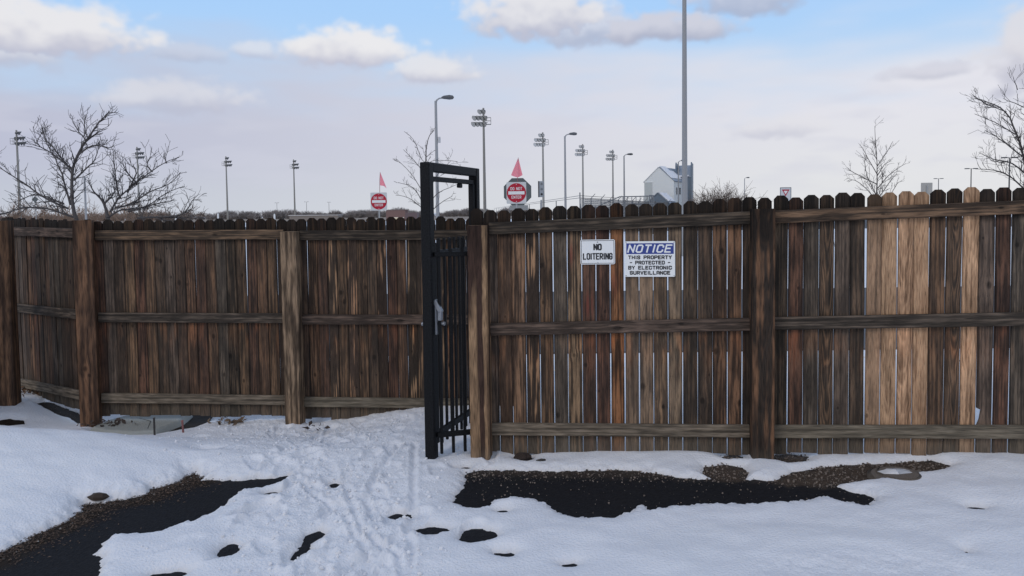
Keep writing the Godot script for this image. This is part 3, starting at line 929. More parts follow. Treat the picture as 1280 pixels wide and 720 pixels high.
func lettering(text: String, wide: float, tall: float, stroke: float, slant := 0.0) -> SurfaceTool:
	# flat printed capitals, centred on the origin and facing +z
	var st := begin()
	var total := 0.0
	var gap := 0.33
	for ch in text:
		total += advance(ch) + gap
	total -= gap
	var sx := (wide - stroke - absf(slant) * tall) / total
	var x := 0.0
	var lift := 0.0
	for ch in text:
		if GLYPHS.has(ch):
			for line: Array in GLYPHS[ch]:
				for k in range(0, line.size() - 2, 2):
					var a := Vector2(x + line[k], line[k + 1])
					var b := Vector2(x + line[k + 2], line[k + 3])
					a = Vector2(a.x * sx - total * sx / 2 + slant * tall * (a.y - 0.5), (a.y - 0.5) * (tall - stroke))
					b = Vector2(b.x * sx - total * sx / 2 + slant * tall * (b.y - 0.5), (b.y - 0.5) * (tall - stroke))
					var d := (b - a).normalized() * stroke / 2
					var n := d.orthogonal()
					a -= d * 0.75
					b += d * 0.75
					lift += 0.00002
					var q := []
					for p in [a + n, b + n, b - n, a - n]: q.append(Vector3(p.x, p.y, lift))
					outward(st, q, Vector3(0, 0, -1000))
		x += advance(ch) + gap
	return st


func plate(w: float, h: float, d: float, r: float) -> SurfaceTool:
	# a flat sheet with rounded corners, its back on z = 0
	var st := begin()
	var o := []
	for c in [[1, 1, 0], [-1, 1, 1], [-1, -1, 2], [1, -1, 3]]:
		for k in 5:
			var a: float = PI / 2 * (c[2] + k / 4.0)
			o.append(Vector3(c[0] * (w / 2 - r) + cos(a) * r, c[1] * (h / 2 - r) + sin(a) * r, 0))
	var z := Vector3(0, 0, d)
	for k in o.size():
		var a: Vector3 = o[k]
		var b: Vector3 = o[(k + 1) % o.size()]
		outward(st, [z, a + z, b + z], Vector3.ZERO)
		outward(st, [Vector3.ZERO, a, b], z)
		outward(st, [a, b, b + z, a + z], z / 2)
	return st


func frame_line(w: float, h: float, t: float, d: float) -> SurfaceTool:
	var st := begin()
	for s in [-1, 1]:
		box(st, Vector3(0, s * (h - t) / 2, d / 2), Vector3(w, t, d))
		box(st, Vector3(s * (w - t) / 2, 0, d / 2), Vector3(t, h - 2 * t, d))
	return st


func build_notices() -> void:
	var turn := -atan2(RB.y - RA.y, RB.x - RA.x)
	var front := Vector3(sin(turn), 0, cos(turn))
	var white := paint(Color(.84, .85, .84), 0.6)
	var black := paint(Color(.018, .018, .02), 0.5)
	var blue := paint(Color(.030, .055, .26), 0.45)
	var steel := paint(Color(.35, .35, .36), 0.4, 0.8)
	var s := thing("notice_sign", "small white sign with black border reading NO LOITERING, screwed to the fence boards", "sign", on_right(0.628) + front * 0.017 + Vector3(0, 1.50, 0), turn)
	put("plate", plate(0.252, 0.181, 0.0016, 0.012), white, s)
	put("border", frame_line(0.240, 0.169, 0.0035, 0.0004), black, s).position.z = 0.0016
	put("lettering", lettering("NO", 0.062, 0.049, 0.0112), black, s).position = Vector3(0, 0.036, 0.0022)
	put("lettering", lettering("LOITERING", 0.216, 0.049, 0.0092), black, s).position = Vector3(0, -0.032, 0.0022)
	for y in [-0.081, 0.072]:
		var st := begin()
		disc(st, Vector3(0, y, 0.0022), 0.005, 0.002, 10)
		put("screw", st, steel, s)
	s.rotation.z = 0.006
	s = thing("notice_sign", "larger white sign with blue NOTICE band about electronic surveillance, screwed to the fence boards", "sign", on_right(1.000) + front * 0.017 + Vector3(0, 1.447, 0), turn)
	put("plate", plate(0.358, 0.258, 0.0016, 0.008), white, s)
	var st2 := begin()
	box(st2, Vector3(0, 0.0755, 0.0018), Vector3(0.338, 0.078, 0.0006))
	put("band", st2, blue, s)
	put("lettering", lettering("NOTICE", 0.325, 0.060, 0.0108, 0.22), white, s).position = Vector3(0, 0.0755, 0.0024)
	put("lettering", lettering("THIS PROPERTY", 0.312, 0.0285, 0.0070), black, s).position = Vector3(0, 0.012, 0.0019)
	put("lettering", lettering("- PROTECTED -", 0.290, 0.0285, 0.0070), black, s).position = Vector3(0, -0.026, 0.0019)
	put("lettering", lettering("BY ELECTRONIC", 0.312, 0.0285, 0.0070), black, s).position = Vector3(0, -0.063, 0.0019)
	put("lettering", lettering("SURVEILLANCE", 0.290, 0.0285, 0.0070), black, s).position = Vector3(0, -0.100, 0.0019)
	for c in [[-1, 1], [1, 1], [-1, -1], [1, -1]]:
		st2 = begin()
		disc(st2, Vector3(c[0] * 0.171, c[1] * 0.121, 0.0018), 0.004, 0.002, 10)
		put("screw", st2, steel, s)


# ---------------------------------------------------------------- the gate
func build_gate() -> void:
	var metal := paint(Color(.0125, .0138, .0165), 0.6, 0.0, 0.12, 6.0)
	metal.metallic_specular = 0.3
	metal.albedo_color = Color(.031, .0335, .039).linear_to_srgb()
	metal.albedo_texture = grain_tex
	var steel := paint(Color(.26, .27, .29), 0.42, 0.5)
	var near := Vector3(-0.615, 0, -5.62)
	var far := Vector3(-0.312, 0, -6.50)
	var along := (far - near).normalized()
	var span := near.distance_to(far)
	var t := thing("metal_gate", "dark painted steel gate in a tall frame between the two fences", "gate", near, 0.0)
	t.rotation.y = atan2(along.x, along.z)     # the gate's own z axis runs from the near post to the far post
	var part := func(called: String, at: Vector3, size: Vector3, bevel: float, parent: Node3D, m: Material) -> Node3D:
		var st := begin()
		box(st, at, size, Basis(), bevel)
		return put(called, st, m, parent)
	part.call("post", Vector3(0, 1.03, 0), Vector3(0.076, 2.28, 0.076), 0.006, t, metal)
	part.call("post", Vector3(0, 1.03, span), Vector3(0.075, 2.28, 0.07), 0.006, t, metal)
	part.call("header", Vector3(0, 2.137, span / 2), Vector3(0.07, 0.066, span - 0.08), 0.005, t, metal)
	part.call("inner_bar", Vector3(0, 2.052, span / 2), Vector3(0.04, 0.036, span - 0.09), 0.003, t, metal)
	part.call("inner_stile", Vector3(0.0, 1.02, span - 0.062), Vector3(0.045, 2.03, 0.036), 0.003, t, metal)
	part.call("closer", Vector3(0.0, 2.016, span * 0.66), Vector3(0.03, 0.034, 0.06), 0.006, t, metal)
	var leaf: Node3D = part.call("leaf", Vector3(-0.012, 0.147, span / 2 - 0.02), Vector3(0.036, 0.042, span - 0.18), 0.003, t, metal)
	part.call("rail", Vector3(-0.012, 1.50, span / 2 - 0.02), Vector3(0.036, 0.04, span - 0.18), 0.003, leaf, metal)
	part.call("stile", Vector3(-0.012, 0.83, 0.066), Vector3(0.036, 1.50, 0.036), 0.003, leaf, metal)
	part.call("stile", Vector3(-0.012, 0.83, span - 0.115), Vector3(0.036, 1.50, 0.036), 0.003, leaf, metal)
	for k in 7:
		part.call("bar", Vector3(-0.012, 0.83, 0.165 + k * (span - 0.36) / 6.0), Vector3(0.019, 1.56, 0.019), 0.002, leaf, metal)
	# latch on the near post: plate, kinked lever, bolt through the post
	var latch: Node3D = part.call("latch", Vector3(-0.047, 1.035, 0.03), Vector3(0.014, 0.26, 0.05), 0.003, t, steel)
	var st := begin()
	box(st, Vector3(-0.062, 1.115, 0.02), Vector3(0.032, 0.105, 0.036), Basis(Vector3.BACK, -0.52), 0.004)
	box(st, Vector3(-0.080, 1.045, 0.02), Vector3(0.028, 0.07, 0.036), Basis(Vector3.BACK, 0.05), 0.004)
	put("lever", st, steel, latch)
	st = begin()
	tube(st, [Vector3(-0.04, 0.985, 0.04), Vector3(-0.105, 0.985, 0.04)], [0.011, 0.011], 12)
	tube(st, [Vector3(-0.094, 0.985, 0.04), Vector3(-0.106, 0.985, 0.04)], [0.015, 0.015], 12)
	put("bolt", st, steel, latch)
	st = begin()
	tube(st, [Vector3(0.060, 0.982, 0.0), Vector3(0.036, 0.982, 0.0)], [0.014, 0.014], 12)
	put("bolt_end", st, steel, latch)
	# the fixed panel that closes the space between the near gate post and the timber post
	var a := near + Vector3(0.055, 0, 0.005)
	var b := on_right(-0.318) + Vector3(0, 0, 0.075)
	var len_ := a.distance_to(b)
	var st2 := begin()
	box(st2, Vector3(len_ / 2, 1.497, 0), Vector3(len_ + 0.02, 0.036, 0.034), Basis(), 0.003)
	var p := put("infill_panel", st2, metal, t)
	p.transform = t.transform.affine_inverse() * Transform3D(Basis(Vector3.UP, -atan2(b.z - a.z, b.x - a.x)), a)
	part.call("rail", Vector3(len_ / 2, 0.158, 0), Vector3(len_ + 0.02, 0.036, 0.034), 0.003, p, metal)
	for k in 3:
		part.call("bar", Vector3(0.02 + k * 0.089, 0.815, 0), Vector3(0.021, 1.60, 0.021), 0.002, p, metal)
	part.call("bracket", Vector3(len_ + 0.004, 0.158, 0.022), Vector3(0.05, 0.05, 0.012), 0.002, p, metal)


# ---------------------------------------------------------------- bare trees
func branch(st: SurfaceTool, from: Vector3, dir: Vector3, length: float, r: float, depth: int, rng: RandomNumberGenerator, droop: float, thin: float) -> void:
	var n := 4
	var pts := [from]
	var radii := [r]
	var d := dir
	for k in n:
		d = (d + Vector3(rng.randfn(0, 0.16), rng.randfn(droop, 0.14), rng.randfn(0, 0.16))).normalized()
		pts.append(pts[k] + d * length / n)
		radii.append(maxf(thin * 0.6, lerpf(r, thin * 0.6, float(k + 1) / n)))
	tube(st, pts, radii, 5 if r > thin * 2.0 else 4)
	if depth <= 0: return
	var many := rng.randi_range(2, 4)
	for q in many:
		var at := rng.randf_range(0.25, 0.98) * n
		var i := mini(int(at), n - 1)
		var p: Vector3 = pts[i].lerp(pts[i + 1], at - i)
		var go: Vector3 = (pts[i + 1] - pts[i]).normalized()
		var out := go.cross(Vector3(rng.randfn(0, 1), rng.randfn(0, 1), rng.randfn(0, 1))).normalized()
		branch(st, p, (go * rng.randf_range(0.5, 1.0) + out * rng.randf_range(0.5, 0.9)).normalized(), length * rng.randf_range(0.4, 0.65), r * 0.55, depth - 1, rng, droop, thin)


func limb_tree(t: Node3D, limbs: Array, r: float, thin: float, twig: float, every: float, depth: int, m: Material, sd: int, trunk_down: float, lean := 0.6, trunk_limbs := 1) -> void:
	# limbs are drawn as outlines in the tree's own upright plane, in centimetres, and fan out in depth
	var rng := RandomNumberGenerator.new()
	rng.seed = sd
	var trunk := begin()
	var crown := begin()
	tube(trunk, [Vector3(0, -trunk_down, 0), Vector3(0.0, -trunk_down * 0.5, 0), Vector3(0, 0.0, 0)], [r * 1.5, r * 1.15, r], 8)
	for q in limbs.size():
		var line: Array = limbs[q]
		var n := line.size() / 2
		var slope := rng.randf_range(-lean, lean) if q >= trunk_limbs else 0.0
		var pts := []
		var first := Vector3(line[0], line[1], 0) / 100.0
		var z0 := 0.0
		for k in n:
			var p := Vector3(line[k * 2], line[k * 2 + 1], 0) / 100.0
			z0 = p.distance_to(first) * slope + rng.randfn(0, 0.015)
			pts.append(p + Vector3(0, 0, z0))
		# round the outline off
		var round_pts := []
		for k in n - 1:
			var p0: Vector3 = pts[maxi(k - 1, 0)]
			var p3: Vector3 = pts[mini(k + 2, n - 1)]
			for s in 3:
				round_pts.append(pts[k].cubic_interpolate(pts[k + 1], p0, p3, s / 3.0) + Vector3(rng.randfn(0, 1), rng.randfn(0, 1), rng.randfn(0, 1)) * thin * 0.8)
		round_pts.append(pts[n - 1])
		var r0 := r if q < trunk_limbs else r * clampf(0.66 - first.length() * 0.22, 0.28, 0.55)
		var radii := []
		for k in round_pts.size(): radii.append(lerpf(r0, thin, pow(float(k) / (round_pts.size() - 1), 0.75)))
		tube(trunk if q < trunk_limbs else crown, round_pts, radii, 7)
		var walked := 0.0
		for k in range(1, round_pts.size()):
			var go: Vector3 = round_pts[k] - round_pts[k - 1]
			walked += go.length()
			while walked > every:
				walked -= every * rng.randf_range(0.7, 1.3)
				if k < 3 and q < trunk_limbs: continue
				var share := float(k) / round_pts.size()
				var side := go.normalized().cross(Vector3(rng.randfn(0, 0.5), rng.randfn(0, 0.5), rng.randfn(0, 1))).normalized()
				branch(crown, round_pts[k].lerp(round_pts[k - 1], rng.randf()), (go.normalized() * 0.8 + side * rng.randf_range(0.5, 1.0) + Vector3(0, 0.25, 0)).normalized(), twig * rng.randf_range(0.4, 1.1) * (1.15 - 0.5 * share), minf(radii[k] * 0.6, thin * 2.2), depth, rng, 0.08, thin)
	put("trunk", trunk, m, t)
	put("crown", crown, m, t)


func thicket(st: SurfaceTool, wide: float, tall: float, stems: int, r: float, rng: RandomNumberGenerator, depth := 2) -> void:
	for k in stems:
		var a := rng.randf() * TAU
		var out := Vector3(cos(a), 0, sin(a)) * rng.randf()
		var from := out * wide * 0.12
		branch(st, from, (Vector3(0, 1, 0) + out * wide / tall * 0.75).normalized(), tall * rng.randf_range(0.6, 0.95), r, depth, rng, 0.05, r * 0.35)


# limbs of the bare trees, in centimetres from the fork
const LEFT_TREE := [
	[0, 0, -4, 30, -4, 74, 6, 104, 22, 131, 40, 154, 54, 170, 63, 177, 73, 176],
	[-3, 81, -23, 101, -42, 122, -55, 138, -61, 157],
	[-9, 24, -28, 64, -47, 95, -66, 119, -78, 135, -86, 149],
	[-13, 17, -46, 34, -75, 55, -98, 72, -118, 89, -127, 101],
	[-5, 84, -29, 108, -45, 125, -31, 145],
	[26, 134, 15, 154, 14, 176],
	[6, 104, 35, 121, 65, 117, 76, 122],
	[-19, 24, -59, 41, -90, 28],
	[-1, 64, 24, 84, 44, 97, 59, 127],
	[22, 131, 6, 151, -2, 163],
	[0, 0, -40, 17, -74, 18, -115, 8, -124, 32, -121, 54],
]
const LEAN_TREE := [
	[0, 0, -6, 24, -22, 45, -34, 66],
	[4, 10, 22, 34, 51, 58, 79, 78, 104, 92, 128, 103],
	[15, 17, 39, 24, 71, 44, 102, 57, 124, 78],
	[22, 34, 11, 58, 5, 90, 1, 110],
	[35, 10, 77, 23, 108, 30],
	[52, -1, 111, 2, 129, 16, 136, 29, 148, 31],
	[51, 58, 31, 82, 25, 100],
	[79, 78, 66, 92, 73, 106],
	[-6, 24, 9, 45, 3, 72],
	[104, 92, 101, 109],
	[36, 44, 55, 75, 52, 92],
	[0, 0, 21, 14, 56, 17, 92, 44, 119, 54],
]
const RIGHT_TREE := [
	[2, -78, -4, 0, -13, 70, -34, 136, -54, 179, -89, 198, -113, 206],
	[-10, 86, -57, 109, -96, 129, -123, 139],
	[-9, 55, -48, 78, -91, 87, -126, 99],
	[-2, 116, -7, 170, -32, 221, -44, 244, -60, 265],
	[-19, 188, -51, 198, -66, 204],
	[-8, 23, -48, 63, -95, 71],
	[-34, 136, -77, 160, -116, 176],
	[-54, 179, -78, 194, -103, 218],
	[-32, 221, -38, 248],
	[-4, 0, 5, 116, 11, 213, 6, 289],
	[5, 116, 47, 174, 64, 250],
	[-5, 39, 37, 97, 90, 135],
	[-22, 101, -19, 144, -34, 159],
]
const GATE_TREE := [
	[0, -21, 0, 155, 6, 207, 22, 232],
	[0, 150, -10, 156, -30, 207, -53, 228],
	[-2, 42, -12, 73, -42, 120, -83, 162],
	[-5, 21, -12, 31, -48, 58, -85, 66],
	[-3, 31, -37, 84, -79, 100],
	[1, 31, 25, 67, 77, 92],
	[1, 140, 26, 155, 83, 149],
	[-1, 73, 25, 114, 62, 155],
	[0, 114, -31, 156, -56, 182],
	[0, 10, 35, 41, 71, 61],
]
const SLIM_TREE := [
	[2, -81, 0, 0, -1, 94, -9, 222],
	[0, -13, -44, 54, -62, 108],
	[0, -40, -24, 0, -71, 41, -95, 35],
	[2, 13, 43, 67, 80, 93],
	[-1, 61, -32, 108, -59, 155],
	[-1, 87, 22, 134, 35, 167],
	[2, -27, 64, 40, 90, 63],
	[-1, 128, -19, 175],
	[0, 27, -65, 68, -85, 89],
	[0, 54, 36, 94, 63, 107],
	[1, -34, 51, -1, 74, 33],
	[0, 108, -32, 148],
]



func build_trees() -> void:
	var bark := paint(Color(.088, .079, .076), 0.9)
	var pale_bark := paint(Color(.105, .092, .085), 0.9)
	var t := thing("bare_tree", "dark leafless tree with crooked spreading limbs, taller of two at left", "tree", Vector3(-7.36, 1.79, -13.0))
	limb_tree(t, LEFT_TREE, 0.034, 0.0045, 0.34, 0.058, 1, bark, 5, 2.1, 0.5)
	t = thing("bare_tree", "dark leafless tree with low spreading limbs, the one leaning right behind the left fence", "tree", Vector3(-6.98, 1.79, -13.3))
	limb_tree(t, LEAN_TREE, 0.034, 0.0045, 0.34, 0.058, 1, bark, 15, 2.1, 0.5)
	t = thing("bare_tree", "tall leafless tree cut off by the right edge of the view", "tree", Vector3(10.15, 1.82, -15.0))
	limb_tree(t, RIGHT_TREE, 0.036, 0.0042, 0.44, 0.085, 1, bark, 25, 2.1, 0.6)
	t = thing("bare_tree", "thin leafless tree seen behind the gate frame", "tree", Vector3(-2.2, 1.62, -20.0))
	limb_tree(t, GATE_TREE, 0.026, 0.0050, 0.36, 0.16, 1, pale_bark, 35, 1.95, 0.5)
	t = thing("bare_tree", "slim upright leafless tree above the pale new boards", "tree", Vector3(12.35, 2.31, -26.0))
	limb_tree(t, SLIM_TREE, 0.034, 0.0062, 0.5, 0.16, 1, pale_bark, 45, 2.6, 0.5)
	var rng := RandomNumberGenerator.new()
	rng.seed = 63
	var brown := paint(Color(.20, .16, .135), 0.9)
	var tan := paint(Color(.27, .185, .13), 0.9)  # sunlight on the far thickets is put into this tan
	t = thing("bare_shrub", "round brown leafless thicket right of the blue tower", "shrub", Vector3(24.6, -0.3, -90.0))
	for k in 9:
		var st := begin()
		thicket(st, 1.7, rng.randf_range(4.0, 4.7) * (1.0 - 0.06 * absf(k - 4)), 18, 0.05, rng)
		put("stem", st, brown, t).position = Vector3((k - 4) * 0.62, 0, rng.randf_range(-1, 1))
	t = thing("bare_shrub", "slim leafless sapling between the yield sign and the slim tree", "shrub", Vector3(15.2, -0.3, -36.0))
	var sap := begin()
	thicket(sap, 0.12, 2.9, 3, 0.014, rng, 1)
	put("stem", sap, pale_bark, t)
	var far_left := [[-95.0, -150.0, 5.2, "leafless thicket tinted sunlit tan at the far left beneath the first stadium lamp"], [-84.0, -150.0, 4.6, "leafless thicket tinted sunlit tan left of the small diamond sign"], [-75.0, -150.0, 4.9, "leafless thicket tinted sunlit tan right of the small diamond sign"], [-54.0, -120.0, 3.6, "grey brown thicket behind the trunks of the two left trees"]]
	for k in 4:
		var q: Array = far_left[k]
		t = thing("thicket", q[3], "thicket", Vector3(q[0], -0.3, q[1]))
		for s in 4:
			var st := begin()
			thicket(st, 4.5, q[2], 9, 0.09, rng, 2)
			put("stem", st, tan if k < 3 else brown, t).position = Vector3((s - 1.5) * 2.2, 0, rng.randf_range(-2, 2))
	# the far line of trees on the horizon, one mass
	var shapes := begin()
	thicket(shapes, 6.0, 5.0, 34, 0.20, rng, 2)
	var places := []
	var tones := []
	for k in 520:
		var x := lerpf(-330.0, 60.0, float(k) / 520.0) + rng.randfn(0, 2.0)
		var d := rng.randf_range(380, 470)
		var s := rng.randf_range(0.38, 0.8) * (0.85 + 0.3 * sin(k * 0.11) * sin(k * 0.037))
		places.append(Transform3D(Basis(Vector3.UP, rng.randf() * 6.0).scaled(Vector3(1.25, 1.15, 1.25) * s), Vector3(x, -0.4, -d)))
		var g := rng.randf_range(0.75, 1.25)
		tones.append((Color(.36, .28, .235) if x < -175.0 else Color(.29, .26, .245)) * g)  # sunlit tan at left and pale haze are mixed into the tree colours
	var m := StandardMaterial3D.new()
	m.vertex_color_use_as_albedo = true
	m.roughness = 0.95
	heap("treeline", "low line of leafless trees with haze and sunlight in their colour along the horizon", shapes.commit(), m, places, tones)


# ---------------------------------------------------------------- lamps, signs and buildings beyond
func build_lamps() -> void:
	var grey := paint(Color(.33, .335, .34), 0.5, 0.2)
	var dull := paint(Color(.30, .29, .265), 0.7)
	var head := paint(Color(.11, .115, .12), 0.5, 0.2)
	var glass := paint(Color(.62, .62, .6), 0.2)
	# street lamps: tapered pole, curved arm, flat head
	var t := thing("street_lamp", "grey street lamp with curved arm, tallest and nearest, rising left of the gate frame's corner", "street lamp", Vector3(-4.32, -0.3, -45), 0.0, "street lamps along the road beyond")
	var st := begin()
	tube(st, [Vector3.ZERO, Vector3(0, 8.6, 0)], [0.115, 0.075], 10)
	put("pole", st, grey, t)
	st = begin()
	tube(st, [Vector3(0, 8.45, 0), Vector3(0.06, 8.64, 0), Vector3(0.2, 8.74, 0), Vector3(0.45, 8.78, 0)], [0.06, 0.05, 0.045, 0.04], 8)
	put("arm", st, grey, t)
	st = begin()
	tube(st, [Vector3(0.34, 8.78, 0), Vector3(0.48, 8.80, 0), Vector3(0.8, 8.80, 0), Vector3(1.0, 8.79, 0), Vector3(1.06, 8.78, 0)], [0.05, 0.1, 0.14, 0.11, 0.03], 10)
	put("lamp_head", st, head, t)
	again(t, "grey street lamp with curved arm between two stadium lamps, second in the row", Vector3(4.71, -0.3, -67))
	again(t, "grey street lamp with curved arm third in the row, left of the white gabled building", Vector3(13.5, -0.3, -92))
	again(t, "grey street lamp standing in front of the white gabled building", Vector3(22.8, -0.3, -117 + 12))
	again(t, "small far street lamp alone between the thicket and the yield sign", Vector3(50.0, -0.3, -165))
	var b := begin()
	box(b, Vector3(0.17, 6.35, 0.02), Vector3(0.14, 0.34, 0.16), Basis(), 0.01)
	box(b, Vector3(0.08, 6.35, 0), Vector3(0.08, 0.05, 0.05))
	put("camera_box", b, paint(Color(.5, .5, .5), 0.6), t)
	# stadium lamps: tall pole, rows of floodlights, a small platform
	t = thing("stadium_lamp", "tallest stadium lamp, between the gate frame and the right red sign", "stadium lamp", Vector3(-4.6, -0.3, -133), 0.0, "stadium lamps around the sports field")
	st = begin()
	tube(st, [Vector3.ZERO, Vector3(0, 20.0, 0)], [0.30, 0.17], 10)
	put("pole", st, dull, t)
	for row in 3:
		st = begin()
		box(st, Vector3([-0.55, -0.55, -0.3][row], 17.5 + row * 1.05, 0), Vector3([2.5, 2.3, 0.9][row], 0.10, 0.10))
		put("crossarm", st, dull, t)
	for row in 3:
		for k in [4, 4, 2][row]:
			st = begin()
			var at := Vector3([-1.65, -1.5, -0.55][row] + k * 0.62, 17.3 + row * 1.05, 0.12)
			var turn := Basis.from_euler(Vector3(0.55, -0.75, 0))
			tube(st, [at - turn.z * 0.30, at - turn.z * 0.08, at + turn.z * 0.20], [0.16, 0.32, 0.50], 9)
			put("floodlight", st, head, t)
			var g := begin()
			disc(g, at + turn.z * 0.202, 0.46, 0.02, 9, turn)
			put("lens", g, glass, t)
	st = begin()
	for x in [0.25, 1.25]:
		for z in [-0.35, 0.35]:
			tube(st, [Vector3(x, 17.2, z), Vector3(x, 18.35, z)], [0.035, 0.035], 5)
	for y in [17.2, 17.8, 18.35]:
		tube(st, [Vector3(0.25, y, 0.35), Vector3(1.25, y, 0.35), Vector3(1.25, y, -0.35), Vector3(0.25, y, -0.35)], [0.03, 0.03, 0.03, 0.03], 5)
	box(st, Vector3(0.75, 17.18, 0), Vector3(1.0, 0.05, 0.7))
	put("platform", st, dull, t)
	again(t, "stadium lamp rising just right of the right-hand red sign", Vector3(7.3, -0.3, -175))
	again(t, "stadium lamp second right of the right-hand red sign, beside the second street lamp", Vector3(19.3, -0.3, -207))
	again(t, "stadium lamp furthest right in its row, beside the third street lamp", Vector3(30.0, -0.3, -227))
	var c := again(t, "stadium lamp at the far left edge behind the crooked tree", Vector3(-100.3, -0.3, -157), PI - 0.2)
	again(c, "stadium lamp behind the top of the tree that leans right", Vector3(-95.8, -0.3, -198), PI - 0.2)
	again(c, "stadium lamp standing clear to the right of the two left trees", Vector3(-86.0, -0.3, -233), PI - 0.3)
	again(c, "stadium lamp midway between the left trees and the left red sign", Vector3(-70.4, -0.3, -250), PI - 0.4)
	# the tall mast that runs out of the top of the view
	t = thing("light_mast", "very tall round grey mast running out of the top of the view", "mast", Vector3(7.66, -0.3, -34))
	st = begin()
	var n := []
	var rr := []
	for k in 9:
		n.append(Vector3(0, k * 2.2, 0))
		rr.append(lerpf(0.135, 0.068, k / 8.0))
	tube(st, n, rr, 16)
	put("pole", st, paint(Color(.30, .305, .31), 0.42, 0.2), t)
	st = begin()
	box(st, Vector3(0, 17.65, 0), Vector3(1.6, 0.12, 0.12), Basis(), 0.01)
	for x in [-0.7, 0.7]: box(st, Vector3(x, 17.55, 0.15), Vector3(0.4, 0.14, 0.5), Basis(), 0.03)
	put("lamp_head", st, head, t)
	# double-headed lamps of the far car park
	t = thing("car_park_lamp", "double-headed car park lamp farthest left of three at right, beside the blank sign back", "street lamp", Vector3(102.1, -0.3, -184), 0.0, "double-headed car park lamps at right")
	st = begin()
	tube(st, [Vector3.ZERO, Vector3(0, 8.7, 0)], [0.12, 0.08], 8)
	put("pole", st, head, t)
	for s in [-1, 1]:
		st = begin()
		box(st, Vector3(s * 0.75, 8.74, 0), Vector3(0.75, 0.16, 0.4), Basis(), 0.04)
		box(st, Vector3(s * 0.22, 8.72, 0), Vector3(0.44, 0.07, 0.07))
		put("lamp_head", st, head, t)
	again(t, "double-headed car park lamp in the middle of three at right", Vector3(81.8, -0.3, -137))
	again(t, "double-headed car park lamp nearest of three, behind the tree at the right edge", Vector3(69.2, -0.3, -107))
	again(t, "tiny far double-headed lamp, leftmost of three above the horizon trees", Vector3(-128.0, -0.3, -420))
	again(t, "tiny far double-headed lamp, middle of three above the horizon trees", Vector3(-106.5, -0.3, -400))
	again(t, "tiny far double-headed lamp, rightmost of three above the horizon trees", Vector3(-99.6, -0.3, -420), 0.9)
	# a bare pole, marker posts
	t = thing("plain_pole", "plain thin grey pole between the two left trees", "pole", Vector3(-33.2, -0.3, -60))
	st = begin()
	tube(st, [Vector3.ZERO, Vector3(0, 5.2, 0)], [0.09, 0.07], 8)
	put("pole", st, grey, t)
	st = begin()
	tube(st, [Vector3(0, 5.2, 0), Vector3(0, 5.26, 0)], [0.085, 0.06], 8)
	put("cap", st, grey, t)
	var white := paint(Color(.78, .78, .76), 0.6)
	t = thing("marker_post", "short white marker post just right of the left trees", "post", Vector3(-13.1, -0.3, -30), 0.0, "white marker posts behind the left fence")
	st = begin()
	tube(st, [Vector3.ZERO, Vector3(0, 2.15, 0), Vector3(0, 2.2, 0)], [0.035, 0.035, 0.02], 8)
	put("pole", st, white, t)
	again(t, "short white marker post below the stadium lamp that stands clear of the trees", Vector3(-11.45, -0.3, -30))
	again(t, "short white marker post left of the second fence post", Vector3(-9.25, -0.35, -30))


func road_sign(called: String, label: String, at: Vector3, side: float, pole: float, turn := 0.0) -> Node3D:
	var t := thing(called, label, "sign", at, turn)
	var st := begin()
	box(st, Vector3(0, (pole + 0.3) / 2 - 0.3, -0.04), Vector3(0.06, pole + 0.3, 0.05), Basis(), 0.005)
	put("pole", st, paint(Color(.36, .37, .37), 0.5, 0.4), t)
	return t


